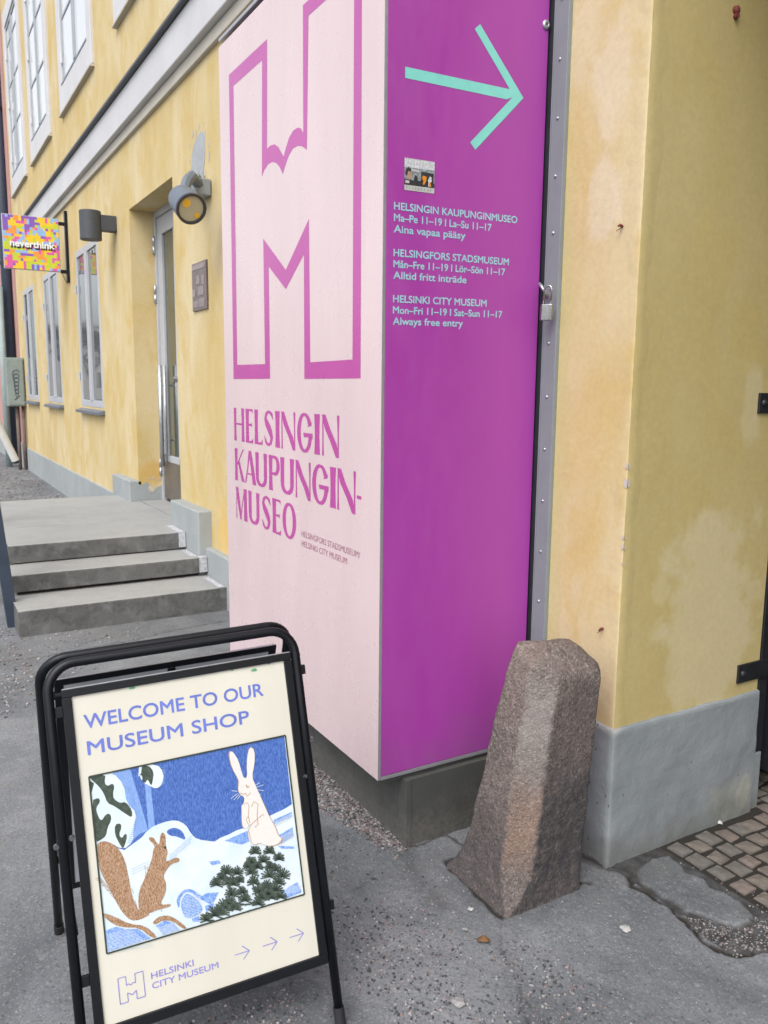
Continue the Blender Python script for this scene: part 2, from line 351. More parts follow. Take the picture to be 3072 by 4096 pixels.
def disc(mb, c, r, axis, T=None, n=24, mi=None):
    c = Vector(c); a = Vector(axis).normalized(); u = a.orthogonal().normalized(); w = a.cross(u)
    mb.add([c+r*(math.cos(2*math.pi*i/n)*u+math.sin(2*math.pi*i/n)*w) for i in range(n)], [tuple(range(n))], mi)

# ---- lettering
def text_shape(txt, bold=0.0):
    cu_ = bpy.data.curves.new('lettering', 'FONT'); cu_.body = txt; cu_.size = 1; cu_.offset = bold; cu_.resolution_u = 4
    o = bpy.data.objects.new('lettering_tmp', cu_); COL.objects.link(o)
    dg = bpy.context.evaluated_depsgraph_get(); me = bpy.data.meshes.new_from_object(o.evaluated_get(dg))
    vs = [tuple(v.co) for v in me.vertices]; fs = [tuple(p.vertices) for p in me.polygons]
    bpy.data.objects.remove(o); bpy.data.curves.remove(cu_); bpy.data.meshes.remove(me)
    return vs, fs
CAPH = {}
def text_to(mb, txt, x0, x1, y0, y1, T, bold=0.0, mi=None, D0=.0006):
    """set a line so that it runs x0..x1 with capitals standing y0..y1, then map with T(x, y)"""
    if bold not in CAPH:
        hv, _ = text_shape('H', 0.); CAPH[bold] = (min(v[1] for v in hv), max(v[1] for v in hv))
    b0, b1 = CAPH[bold]
    vs, fs = text_shape(txt, 0.)
    a0 = min(v[0] for v in vs); a1 = max(v[0] for v in vs)
    h = (y1-y0)*bold; sh_ = [(0, 0)]+([(h*math.cos(a), h*math.sin(a)) for a in (.3, 1.35, 2.4, 3.45, 4.5, 5.55)] if bold else [])
    for k, (dx, dy) in enumerate(sh_):
        mb.add([T(x0+h+(v[0]-a0)/(a1-a0)*(x1-x0-2*h)+dx, y0+h+(v[1]-b0)/(b1-b0)*(y1-y0-2*h)+dy, D0+k*.00003) for v in vs], fs, mi)

# display capitals of the museum wordmark: flared strokes, drawn as ribbons
def rib_h(pts):          # (x, y, width) offset horizontally
    return [(x-w*.56, y) for x, y, w in pts], [(x+w*.56, y) for x, y, w in pts]
def rib_n(pts):          # offset along the normal
    a, b = [], []
    for i, (x, y, w) in enumerate(pts):
        x0, y0, _ = pts[max(i-1, 0)]; x1, y1, _ = pts[min(i+1, len(pts)-1)]
        dx, dy = x1-x0, y1-y0; l = math.hypot(dx, dy) or 1; nx, ny = -dy/l, dx/l
        a.append((x+nx*w/2, y+ny*w/2)); b.append((x-nx*w/2, y-ny*w/2))
    return a, b
def arc(cx, cy, rx, ry, a0, a1, wf, n=22):
    out = []
    for i in range(n+1):
        t = R(a0+(a1-a0)*i/n); out.append((cx+rx*math.cos(t), cy+ry*math.sin(t), wf(i/n, t)))
    return out
def stem(x, w, y0=0, y1=1, k=.80): return ('h', [(x, y0, w), (x, y0+.25*(y1-y0), w*(k+.06)), (x, (y0+y1)/2, w*k), (x, y0+.75*(y1-y0), w*(k+.06)), (x, y1, w)])
def glyph(ch, w):
    """strokes in units of the cap height, w = advance box width"""
    T_, t_ = .25, .085
    if ch == 'I': return [stem(w/2, w)]
    if ch == 'H': return [stem(.10, .20), stem(w-.11, .22), ('n', [(.15, .52, .055), (w-.15, .52, .055)])]
    if ch == 'E': return [stem(.13, .26), ('p', [(.2, 1), (w-.03, 1), (w-.01, .87), (w-.10, .93), (.2, .945)]), ('p', [(.2, .56), (w-.12, .575), (w-.09, .62), (w-.08, .46), (w-.12, .50), (.2, .51)]), ('p', [(.2, .06), (w-.14, .07), (w-.0, .15), (w-.02, 0), (.2, 0)])]
    if ch == 'L': return [stem(.13, .26), ('p', [(.2, .06), (w-.14, .07), (w-.0, .16), (w-.02, 0), (.2, 0)])]
    if ch == 'N': return [('h', [(.045, 0, .10), (.045, .3, .065), (.045, 1, .06)]), ('h', [(.09, 1, .18), (.30, .66, .27), (w-.28, .33, .27), (w-.08, 0, .15)]), ('h', [(w-.04, 0, .06), (w-.04, .6, .06), (w-.045, 1, .11)])]
    if ch == 'M': return [('h', [(.04, 0, .08), (.05, .4, .05), (.07, 1, .06)]), ('h', [(.10, 1, .20), (.26, .5, .20), (.40, .06, .13), (.41, 0, .13)]), ('h', [(.40, 0, .07), (.52, .4, .06), (w-.20, 1, .07)]), ('h', [(w-.15, 1, .24), (w-.14, .5, .21), (w-.13, 0, .26)])]
    if ch == 'U':
        c = arc(w/2, .30, w/2-.12, .245, 180, 360, lambda s, t: .09+.13*abs(math.cos(t))**1.5)
        return [('h', [(.12, 1, .25), (.12, .7, .22), (.12, .30, .22)]), ('n', c), ('h', [(w-.12, .30, .21), (w-.12, .7, .20), (w-.12, 1, .24)])]
    if ch == 'A': return [('h', [(w*.5-.05, 1, .14), (w*.28, .5, .09), (.05, 0, .10)]), ('h', [(w*.5-.02, 1, .20), (w*.68, .5, .23), (w-.13, 0, .26)]), ('n', [(w*.22, .30, .05), (w*.74, .30, .05)])]
    if ch == 'K': return [stem(.12, .23), ('h', [(w-.06, 1, .10), (w*.55, .72, .07), (.22, .50, .10)]), ('h', [(.34, .60, .16), (w*.62, .35, .18), (w-.10, 0, .22)])]
    if ch == 'P':
        c = [(.2, .965, .07)]+arc(w*.52, .72, w*.48-.11, .235, 80, -80, lambda s, t: .08+.15*abs(math.cos(t))**1.5)+[(.2, .485, .06)]
        return [stem(.13, .26), ('n', c)]
    if ch == 'O': return [('n', arc(w/2, .5, w/2-.115, .46, 0, 360, lambda s, t: .08+.15*abs(math.cos(t))**1.4, 44))]
    if ch == 'G': return [('n', arc(w/2, .5, w/2-.12, .465, 35, 262, lambda s, t: .075+.15*abs(math.cos(t))**1.3, 34)), ('n', arc(w/2, .5, w/2-.115, .465, 260, 352, lambda s, t: .075+.12*abs(math.cos(t)), 14)), ('p', [(w*.42, .50), (w-.0, .50), (w-.0, .36), (w-.22, .40), (w*.46, .385)]), ('h', [(w-.105, .50, .21), (w-.115, .38, .22)]), ('p', [(w-.24, .86), (w-.04, .78), (w-.05, .70), (w-.28, .66), (w-.2, .76)])]
    if ch == 'S':
        pts = [(w-.03, .75, .02), (w-.12, .88, .13), (w*.62, .955, .085), (w*.42, .95, .085), (w*.24, .87, .15), (w*.19, .76, .20), (w*.28, .65, .24), (w*.5, .52, .26), (w*.70, .38, .25), (w*.79, .25, .21), (w*.72, .12, .15), (w*.55, .045, .085), (w*.34, .05, .09), (.14, .13, .13), (.03, .28, .02)]
        return [('n', pts)]
    if ch == '-': return [('p', [(0, .38), (w, .38), (w, .46), (0, .46)])]
    return []
def display_word(mb, spec, y0, y1, T):
    """spec: list of (char, x0, x1) in metres"""
    h = y1-y0
    for ch, xa, xb in spec:
        for k, (kind, pts) in enumerate(glyph(ch, (xb-xa)/h)):
            d = .0004+k*.00012
            if kind == 'p':
                vs = [T(xa+x*h, y0+y*h, d) for x, y in pts]; mb.add(vs, [tuple(range(len(vs)))])
            else:
                a, b = (rib_h if kind == 'h' else rib_n)(pts); n = len(a)
                vs = [T(xa+x*h, y0+y*h, d) for x, y in a+b]
                mb.add(vs, [(i, i+1, n+i+1, n+i) for i in range(n-1)])

# ------------------------------------------------------------------ ground
XP, YB = -2.13, 1.231
def seg_dist(px, py, poly):
    d = np.full(px.shape, 9.)
    for (x0, y0), (x1, y1) in zip(poly[:-1], poly[1:]):
        dx, dy = x1-x0, y1-y0; t = np.clip(((px-x0)*dx+(py-y0)*dy)/(dx*dx+dy*dy+1e-12), 0, 1)
        d = np.minimum(d, np.hypot(px-x0-t*dx, py-y0-t*dy))
    return d
def inside(px, py, poly):
    r = np.zeros(px.shape, bool); n = len(poly)
    for i in range(n):
        x0, y0 = poly[i]; x1, y1 = poly[(i+1) % n]
        c = ((y0 > py) != (y1 > py)) & (px < (x1-x0)*(py-y0)/((y1-y0) or 1e-12)+x0); r ^= c
    return r
def vnoise(x, y, s, seed=0):
    """smooth value noise"""
    rs = np.random.RandomState(seed); N = 256; tb = rs.rand(N, N)
    X = x*s+1000; Y = y*s+1000; xi = np.floor(X).astype(int); yi = np.floor(Y).astype(int); fx = X-xi; fy = Y-yi
    fx = fx*fx*(3-2*fx); fy = fy*fy*(3-2*fy); a = tb[xi % N, yi % N]; b = tb[(xi+1) % N, yi % N]; c = tb[xi % N, (yi+1) % N]; d = tb[(xi+1) % N, (yi+1) % N]
    return (a*(1-fx)+b*fx)*(1-fy)+(c*(1-fx)+d*fx)*fy
def fbm(x, y, s, o=4, seed=0): return sum(vnoise(x, y, s*2**k, seed+k)/2**k for k in range(o))/sum(1/2**k for k in range(o))-.5

CRACK = [(-1.735, 1.835), (-1.70, 1.838), (-1.656, 1.862), (-1.60, 1.835), (-1.556, 1.845), (-1.515, 1.841), (-1.479, 1.849), (-1.448, 1.841), (-1.419, 1.839), (-1.38, 1.829), (-1.34, 1.808), (-1.295, 1.807), (-1.265, 1.815), (-1.236, 1.849), (-1.22, 1.90), (-1.19, 1.96), (-1.10, 2.05)]
PATCH = [(-1.656, 1.90), (-1.675, 1.99), (-1.66, 2.06), (-1.60, 2.05), (-1.568, 2.036), (-1.516, 2.052), (-1.476, 2.036), (-1.428, 2.05), (-1.383, 2.055), (-1.328, 2.03), (-1.303, 1.99), (-1.31, 1.94), (-1.345, 1.92), (-1.40, 1.895), (-1.433, 1.87), (-1.48, 1.872), (-1.56, 1.87), (-1.60, 1.865)]
PIT = [(-1.43, 1.85), (-1.38, 1.835), (-1.34, 1.815), (-1.295, 1.812), (-1.24, 1.855), (-1.215, 1.93), (-1.18, 2.02), (-1.25, 2.09), (-1.32, 2.03), (-1.30, 1.99), (-1.31, 1.94), (-1.38, 1.90)]
PAVED = [(-2.2, 2.075), (-1.66, 2.08), (-1.1, 2.075), (-.2, 2.075), (-.2, 9), (-2.2, 9)]
STONE_B = [(-1.985, 1.402), (-1.672, 1.383), (-1.690, 1.70), (-1.98, 1.72), (-1.985, 1.402)]
GRAV1 = [(-3.35, 1.27), (-3.0, 1.12), (-2.53, 1.13), (-2.466, 1.22), (-2.20, 1.265), (-2.10, 1.34), (-3.35, 1.34)]
def gr_axis(segs):
    out = []
    for a, b, h in segs: out += list(np.arange(a, b-1e-9, h))
    return np.array(out+[segs[-1][1]])
xs = gr_axis([(-60, -20, 4), (-20, -9, 1), (-9, -5.2, .12), (-5.2, -4.7, .02), (-4.7, -3.2, .04), (-3.2, -2.6, .016), (-2.6, -.9, .0058), (-.9, 3, .1), (3, 20, 2)])
ys = gr_axis([(-40, -6, 4), (-6, -.6, .4), (-.6, .2, .02), (.2, .7, .012), (.7, 2.2, .0058), (2.2, 3.4, .03), (3.4, 9, .4)])
gx, gy = np.meshgrid(xs, ys, indexing='ij')
wx = gx+.022*fbm(gx, gy, 34, 4, 3); wy = gy+.022*fbm(gx, gy, 34, 4, 9)
near = np.exp(-((gx+2)/4)**4)
gz = .010*fbm(gx, gy, 1.3, 4, 1)*near+.004*fbm(gx, gy, 22, 4, 5)*near+.003*fbm(gx, gy, 90, 2, 12)*near
dirt_shade = np.zeros(gx.shape); patch = np.zeros(gx.shape); grit = np.zeros(gx.shape)
cw = .006+.020*np.clip(vnoise(gx, gy, 14, 20)-.25, 0, 1)
d = seg_dist(wx, wy, CRACK); k = np.clip(1-d/(cw+.003), 0, 1); k = k*k*(3-2*k); gz -= .012*k; dirt_shade = np.maximum(dirt_shade, np.clip(1.6*k, 0, 1))
ins = inside(wx, wy, PATCH); dp = seg_dist(wx, wy, PATCH+[PATCH[0]]); pm = np.where(ins, np.clip(dp/.008, 0, 1), 0); gz += .003*pm; patch = np.maximum(patch, .9*pm)
zone = [(-1.80, 1.84), (-1.66, 1.855), (-1.50, 1.85), (-1.43, 1.85), (-1.38, 1.835), (-1.25, 1.82), (-1.2, 1.95), (-1.1, 2.09), (-1.8, 2.09)]
zi = inside(wx, wy, zone); soil = np.where(zi & ~ins, 1., np.where(zi, 1-pm, 0)); gz -= .006*soil; dirt_shade = np.maximum(dirt_shade, soil*(.55+.4*vnoise(gx, gy, 50, 31)))
pv = inside(wx, gy, PAVED); gz = np.where(pv, -.006+.002*fbm(gx, gy, 60, 2, 2), gz); dirt_shade = np.where(pv, 1., dirt_shade)
d = seg_dist(wx, wy, STONE_B); k = np.clip(1-d/.014, 0, 1); gz -= .008*k; dirt_shade = np.maximum(dirt_shade, np.clip(1.8*k, 0, 1))
d = seg_dist(wx, wy, [(-4.2, 1.325), (-2.11, 1.325), (-2.112, 1.40), (-2.125, 1.50), (-2.03, 1.51), (-1.95, 1.60)]); k = np.clip(1-d/.009, 0, 1); dirt_shade = np.maximum(dirt_shade, k*.9); gz -= .004*k
d = seg_dist(wx, wy, [(-2.05, 1.62), (-1.95, 1.78), (-1.735, 1.835)]); k = np.clip(1-d/.05, 0, 1); dirt_shade = np.maximum(dirt_shade, k); gz -= .006*k
for pl_, wd in (([(-1.66, 1.38), (-1.58, 1.30), (-1.47, 1.27), (-1.36, 1.20), (-1.22, 1.18)], .0035), ([(-2.11, 1.31), (-2.02, 1.18), (-1.98, 1.02), (-1.88, .90), (-1.84, .70)], .003), ([(-1.38, 1.79), (-1.33, 1.62), (-1.36, 1.50)], .0028)):
    d = seg_dist(wx, wy, pl_); gate = np.clip(vnoise(gx, gy, 9, 63)*2.2-.7, 0, 1); k = np.clip(1-d/wd, 0, 1)*gate; gz -= .004*k; dirt_shade = np.maximum(dirt_shade, .8*k)
    k = np.clip(1-d/.05, 0, 1)*gate; dirt_shade = np.maximum(dirt_shade, .16*k)
d = seg_dist(gx, gy, STONE_B); dirt_shade = np.maximum(dirt_shade, .34*np.clip(1-d/.09, 0, 1)*np.clip(.2+1.3*vnoise(gx, gy, 26, 71), 0, 1))
d = seg_dist(gx, gy, [(-1.72, 1.84), (-1.72, 2.5)]); dirt_shade = np.maximum(dirt_shade, .5*np.clip(1-d/.05, 0, 1))
for fx_, fy_ in ((-1.575, .797), (-1.62, .25), (-2.21, .265), (-2.17, .86)):
    d = np.hypot(gx-fx_, gy-fy_); dirt_shade = np.maximum(dirt_shade, .25*np.clip(1-d/.04, 0, 1))  # soft dark spots painted as contact shade under the sign's feet
g1 = inside(wx, wy, GRAV1); grit = np.maximum(grit, np.where(g1, .85, 0)); gz -= np.where(g1, .003, 0)
d = seg_dist(wx, wy, [(-1.80, 1.266), (-1.95, 1.27), (-2.08, 1.31)]); k = np.clip(1-d/.06, 0, 1); dirt_shade = np.maximum(dirt_shade, .42*k*np.clip(.3+1.4*vnoise(gx, gy, 40, 77), 0, 1))
d = seg_dist(wx, wy, [(-4.78, .2), (-4.744, .589), (-4.779, .922), (-4.812, 1.10), (-4.878, 1.302), (-4.938, 1.71)]); k = np.clip(1-d/.02, 0, 1); dirt_shade = np.maximum(dirt_shade, .55*k); gz -= .010*k
st = (gx < -4.85) & (gx > -5.3); grit = np.maximum(grit, np.where(st, .12, 0))
fg = np.clip(vnoise(gx, gy, .9, 41)*1.2-.2, 0, 1)*((gx < -5.2) | ((gx < -4.7) & (gy < .55))); grit = np.maximum(grit, .6*fg)
for hx, hy, hr in ((-1.675, 1.722, .012), (-1.79, 1.215, .006), (-2.02, 1.16, .010)):
    d = np.hypot(wx-hx, wy-hy); k = np.clip(1.3-d/hr, 0, 1); gz -= .010*k; dirt_shade = np.maximum(dirt_shade, k)
nx_, ny_ = gx.shape
verts = np.stack([gx, gy, gz], -1).reshape(-1, 3)
ii = (np.arange(nx_-1)[:, None]*ny_+np.arange(ny_-1)[None, :]).reshape(-1)
faces = np.stack([ii, ii+ny_, ii+ny_+1, ii+1], -1)
me = bpy.data.meshes.new('pavement'); me.vertices.add(len(verts)); me.vertices.foreach_set('co', verts.reshape(-1))
me.loops.add(len(faces)*4); me.loops.foreach_set('vertex_index', faces.reshape(-1)); me.polygons.add(len(faces))
me.polygons.foreach_set('loop_start', np.arange(len(faces))*4); me.polygons.foreach_set('loop_total', np.full(len(faces), 4)); me.polygons.foreach_set('use_smooth', np.ones(len(faces), bool))
me.update(calc_edges=True); me.validate()
at = me.color_attributes.new('wear_tone', 'FLOAT_COLOR', 'POINT')
at.data.foreach_set('color', np.stack([dirt_shade, patch, grit, np.ones_like(dirt_shade)], -1).astype(np.float32).reshape(-1))
me.materials.append(M_asph)
pav = bpy.data.objects.new('pavement', me); COL.objects.link(pav); tag(pav, 'worn grey asphalt pavement with cracks and grit', kind='structure')
far = MB().quad((-600, -600, -.03), (600, -600, -.03), (600, 600, -.03), (-600, 600, -.03)).build('ground', M_asph); tag(far, kind='structure')
def gz_at(x, y):
    i = min(max(np.searchsorted(xs, x), 1), nx_-1); j = min(max(np.searchsorted(ys, y), 1), ny_-1); return float(gz[i, j])

# setts of the passage paving, each a stone of its own
def project(P):
    q = Vector(P)-Vector((0, 0, 1.5)); z = q.dot(fw)
    return (1536+F_PX*q.dot(cr)/z, 2048-F_PX*q.dot(cu)/z) if z > .1 else (-9999, 0)
pg = thing('sett_paving', (-1.5, 2.1, 0), 'small square stone setts laid in rows in the gateway', 'paving'); pg['kind'] = 'structure'; del pg['category']
sett_meshes = []
for k in range(7):
    rr = random.Random(k); bm = bmesh.new()
    bmesh.ops.create_cube(bm, size=1)
    for v in bm.verts:
        v.co.x *= .062; v.co.y *= .058; v.co.z *= .045
        top = v.co.z > 0; j = .006 if top else .002
        v.co.x += rr.uniform(-j, j); v.co.y += rr.uniform(-j, j); v.co.z += rr.uniform(-.0015, .0015)
        if top: v.co.x *= .95; v.co.y *= .95
    bmesh.ops.subdivide_edges(bm, edges=bm.edges[:], cuts=2, use_grid_fill=True)
    for v in bm.verts:
        q = v.co*60; n = mnoise.noise(Vector((q.x, q.y, k*3.1)))
        v.co.z += .0022*n if v.co.z > .01 else 0
        e = max(abs(v.co.x)/.03, abs(v.co.y)/.028)
        if v.co.z > .015 and e > .85: v.co.z -= .004; v.co.x *= .97; v.co.y *= .97
        v.co.x += .0016*mnoise.noise(Vector((q.y, k, 1))); v.co.y += .0016*mnoise.noise(Vector((q.x, k, 5)))
    me = bpy.data.meshes.new('sett'); bm.to_mesh(me); bm.free(); me.materials.append(M_sett[k % 3])
    me.polygons.foreach_set('use_smooth', [False]*len(me.polygons)); sett_meshes.append(me)
row = 0; y = 2.128
while y < 3.7:
    x = -1.66 + (.02 if row % 2 else 0)+random.uniform(-.01, .01)
    if y > 2.60: x -= .36
    while x < -.75:
        px, py = project((x, y, 0))
        if px < 3072+420 and -400 < py < 4500:
            o = bpy.data.objects.new('sett', random.choice(sett_meshes)); COL.objects.link(o)
            o.location = (x+random.uniform(-.003, .003), y+random.uniform(-.004, .004)+.006*math.sin(x*9), -.0205+random.uniform(-.002, .002))
            o.rotation_euler = (random.uniform(-.02, .02), random.uniform(-.02, .02), random.uniform(-.07, .07)); o.scale = (random.uniform(.96, 1.08), random.uniform(.92, 1.06), 1)
            attach(o, pg)
        x += .0785+random.uniform(-.003, .003)
    y += .0705; row += 1

# loose stones
ico = bmesh.new(); bmesh.ops.create_icosphere(ico, subdivisions=1, radius=1); ico.verts.ensure_lookup_table()
IV = np.array([v.co[:] for v in ico.verts]); IF = [tuple(v.index for v in f.verts) for f in ico.faces]; ico.free()
def pebbles(name, label, pts, weights):
    """pts: (x, y, z, size)"""
    rs = np.random.RandomState(len(pts)); V = []; Fc = []; Mi = []
    for k, (x, y, z, s) in enumerate(pts):
        v = IV*(1+rs.uniform(-.28, .28, IV.shape)); v = v*np.array([1, rs.uniform(.6, .95), rs.uniform(.45, .7)])*s
        a = rs.uniform(0, 6.28); c_, s_ = math.cos(a), math.sin(a)
        v = np.stack([v[:, 0]*c_-v[:, 1]*s_, v[:, 0]*s_+v[:, 1]*c_, v[:, 2]], -1)+np.array([x, y, z+s*.3])
        o = len(V)*12; V.append(v); Fc += [(a_+o, b_+o, d_+o) for a_, b_, d_ in IF]; Mi += [int(rs.choice(len(weights), p=weights))]*20
    me = bpy.data.meshes.new(name); me.from_pydata(np.concatenate(V).tolist(), [], Fc)
    for m_ in M_peb: me.materials.append(m_)
    me.polygons.foreach_set('material_index', Mi)
    o = bpy.data.objects.new(name, me); COL.objects.link(o); tag(o, label, None, None, 'stuff'); return o
def scatter(n, poly, smin, smax, rng, cl=None):
    xs_ = [p[0] for p in poly]; ys_ = [p[1] for p in poly]; out = []
    while len(out) < n:
        x = rng.uniform(min(xs_), max(xs_)); y = rng.uniform(min(ys_), max(ys_))
        if not inside(np.array([x]), np.array([y]), poly)[0]: continue
        if cl and rng.uniform(0, 1) > cl(x, y): continue
        out.append((x, y, gz_at(x, y), rng.uniform(smin, smax)**1.0))
    return out
rng = random.Random(5)
pebbles('gravel', 'loose pinkish grit along the foot of the pink cabinet', scatter(2600, GRAV1, .003, .0075, rng)+scatter(900, [(-2.6, 1.16), (-2.08, 1.27), (-2.1, 1.34), (-2.7, 1.34)], .0028, .006, rng), (.26, .30, .12, .22, .10))
pebbles('gravel', 'pale grit gathered in the broken asphalt by the setts', scatter(620, PIT, .0018, .0042, rng)+scatter(160, [(-1.62, 2.06), (-1.2, 2.06), (-1.05, 2.3), (-1.1, 2.3)], .002, .004, rng), (.22, .22, .14, .28, .14))
def cl(x, y):
    v = float(vnoise(np.array([x]), np.array([y]), 6, 91)[0]); return max(.05, min(1, (v-.42)*3.2))
pebbles('loose_grit', 'dark and pale small stones scattered over the asphalt', scatter(2900, [(-2.6, .45), (-2.3, 1.2), (-1.95, 1.36), (-1.66, 1.36), (-1.30, 1.45), (-1.0, 1.6), (-1.2, .75), (-1.6, .35)], .0014, .0052, rng, cl), (.20, .16, .30, .16, .18))
pebbles('loose_grit', 'sparse small stones on the bare asphalt below the bollard', scatter(260, [(-2.2, 1.4), (-1.66, 1.4), (-1.7, 1.84), (-1.3, 1.78), (-1.0, 1.6), (-1.3, 1.2), (-1.9, 1.2)], .0010, .0030, rng), (.45, .14, .16, .2, .05))
pebbles('loose_grit', 'coarse grit on the asphalt left of and before the steps', scatter(1900, [(-5.6, -.4), (-5.6, .45), (-5.2, .48), (-5.15, 1.2), (-4.7, 1.2), (-4.2, .6), (-3.6, 0), (-4, -.4)], .0035, .010, rng, lambda x, y: 1 if y < .5 else .3), (.35, .24, .05, .30, .06))
pebbles('gravel', 'grit on the ground beyond the landing', scatter(1800, [(-16, .2), (-8.4, .2), (-8.4, FY-.08), (-16, FY-.08)], .006, .018, rng), (.34, .24, .04, .34, .04))
lf = MB(); lf.add([(-1.633, 1.262, .004), (-1.612, 1.252, .012), (-1.598, 1.276, .010), (-1.607, 1.292, .004), (-1.622, 1.280, .016)], [(0, 1, 4), (1, 2, 4), (2, 3, 4), (3, 0, 4)])
tag(lf.build('dead_leaf', M_leafbrown), 'small curled brown leaf on the asphalt in front of the bollard', 'leaf')
def scrap(name, mat, x, y, r, label, cat, seed, h=.006):
    rr = random.Random(seed); mb = MB(); n = 11; z = gz_at(x, y)+.003
    ring = [(x+r*rr.uniform(.6, 1.1)*math.cos(6.283*i/n), y+r*rr.uniform(.55, .95)*math.sin(6.283*i/n), z+rr.uniform(0, .003)) for i in range(n)]
    mb.add(ring+[(x, y, z+h), (x, y, z-.002)], [(i, (i+1) % n, n) for i in range(n)]+[((i+1) % n, i, n+1) for i in range(n)])
    return tag(mb.build(name, mat), label, cat)
scrap('paper_scrap', M_paper, -1.46, 1.651, .019, 'crumpled white scrap on the asphalt right of the bollard', 'litter', 3)
scrap('flat_pebble', M_peb[0], -1.464, 1.08, .021, 'large flat pale pebble on the asphalt at the bottom edge', 'stone', 5, .004)
scrap('flat_pebble', M_peb[0], -1.68, 1.258, .010, 'small pale flake lying against the brown leaf', 'stone', 8, .003)
scrap('flat_pebble', M_paper, -1.745, 1.325, .011, 'white chip left of the bollard foot', 'stone', 12, .004)
scrap('flat_pebble', M_paper, -1.715, 2.38, .016, 'white lump at the foot of the gateway wall on the setts', 'stone', 15, .012)

# ------------------------------------------------------------------ the yellow building
bld = thing('yellow_building', (-8, FY, 0), 'pale yellow plastered two storey building with grey base and white cornice', 'building')
HOLES = []          # x0, x1, z0, z1 in the facade
LOW = [(-10.35, -9.09), (-12.92, -11.67), (-15.18, -13.92)]
UPP = [(-7.90, -6.05), (-10.74, -8.88), (-13.28, -11.54), (-15.65, -13.88), (-5.2, -3.4), (-2.5, -.7)]
for a, b_ in LOW: HOLES.append((a, b_, 1.25, 3.02))
for a, b_ in UPP: HOLES.append((a+.20, b_-.20, 4.90, 7.2))
HOLES.append((-7.70, -6.34, .40, 3.04))
HOLES.append((-1.725, 1.35, -1, 3.25))
HOLES.append((3.5, 4.7, 1.25, 3.02)); HOLES.append((3.3, 4.9, 4.9, 7.2)); HOLES.append((6.5, 8.1, 4.9, 7.2)); HOLES.append((6.7, 7.9, 1.25, 3.02))
def wall_cells(mb, x0, x1, z0, z1, y, holes, bot_pts=None):
    X = sorted({x0, x1, *[h[0] for h in holes], *[h[1] for h in holes]}); Z = sorted({z0, z1, *[h[2] for h in holes], *[h[3] for h in holes]})
    X = [x for x in X if x0 <= x <= x1]; Z = [z for z in Z if z0 <= z <= z1]
    for a, b_ in zip(X[:-1], X[1:]):
        for c, d_ in zip(Z[:-1], Z[1:]):
            mx, mz = (a+b_)/2, (c+d_)/2
            if any(h[0] < mx < h[1] and h[2] < mz < h[3] for h in holes): continue
            mb.quad((a, y, c), (b_, y, c), (b_, y, d_), (a, y, d_))
XL, XR, ZT = -16.05, 9.5, 9.0
wl = MB(); wall_cells(wl, XL, XR, 0, ZT, FY, HOLES)
for (a, b_, c, d_) in HOLES:
    if c < 0: continue
    y1 = FY+(.40 if c < .5 else .20)
    wl.quad((a, FY, c), (a, FY, d_), (a, y1, d_), (a, y1, c)); wl.quad((b_, FY, c), (b_, y1, c), (b_, y1, d_), (b_, FY, d_))
    wl.quad((a, FY, d_), (b_, FY, d_), (b_, y1, d_), (a, y1, d_)); wl.quad((a, FY, c), (a, y1, c), (b_, y1, c), (b_, FY, c))
YK = 12.
wl.quad((XL, FY, 0), (XL, YK, 0), (XL, YK, ZT), (XL, FY, ZT)); wl.quad((XR, FY, 0), (XR, YK, 0), (XR, YK, ZT), (XR, FY, ZT))
wl.quad((XL, FY, ZT), (XR, FY, ZT), (XR, YK, ZT), (XL, YK, ZT))
wl.quad((XL, YK, 0), (-2.15, YK, 0), (-2.15, YK, ZT), (XL, YK, ZT)); wl.quad((1.6, YK, 0), (XR, YK, 0), (XR, YK, ZT), (1.6, YK, ZT))
wl.quad((-2.15, YK, 3.25), (1.6, YK, 3.25), (1.6, YK, ZT), (-2.15, YK, ZT))
wl.build('wall', M_wall, bld)
# gateway walls and ceiling
pw = MB(); GX, GY = -1.725, 2.55
pw.quad((GX, FY, 0), (GX, GY, 0), (GX, GY, 3.25), (GX, FY, 3.25)); pw.quad((GX, GY, 0), (-2.15, GY, 0), (-2.15, GY, 3.25), (GX, GY, 3.25))
pw.quad((-2.15, GY, 0), (-2.15, YK, 0), (-2.15, YK, 3.25), (-2.15, GY, 3.25))
pw.quad((1.35, FY, 0), (1.35, GY, 0), (1.35, GY, 3.25), (1.35, FY, 3.25)); pw.quad((1.35, GY, 0), (1.6, GY, 0), (1.6, GY, 3.25), (1.35, GY, 3.25)); pw.quad((1.6, GY, 0), (1.6, YK, 0), (1.6, YK, 3.25), (1.6, GY, 3.25))
pw.quad((GX, FY, 3.25), (1.35, FY, 3.25), (1.35, GY, 3.25), (GX, GY, 3.25)); pw.quad((-2.15, GY, 3.25), (1.6, GY, 3.25), (1.6, YK, 3.25), (-2.15, YK, 3.25))
pw.build('gateway_wall', M_pass, bld)
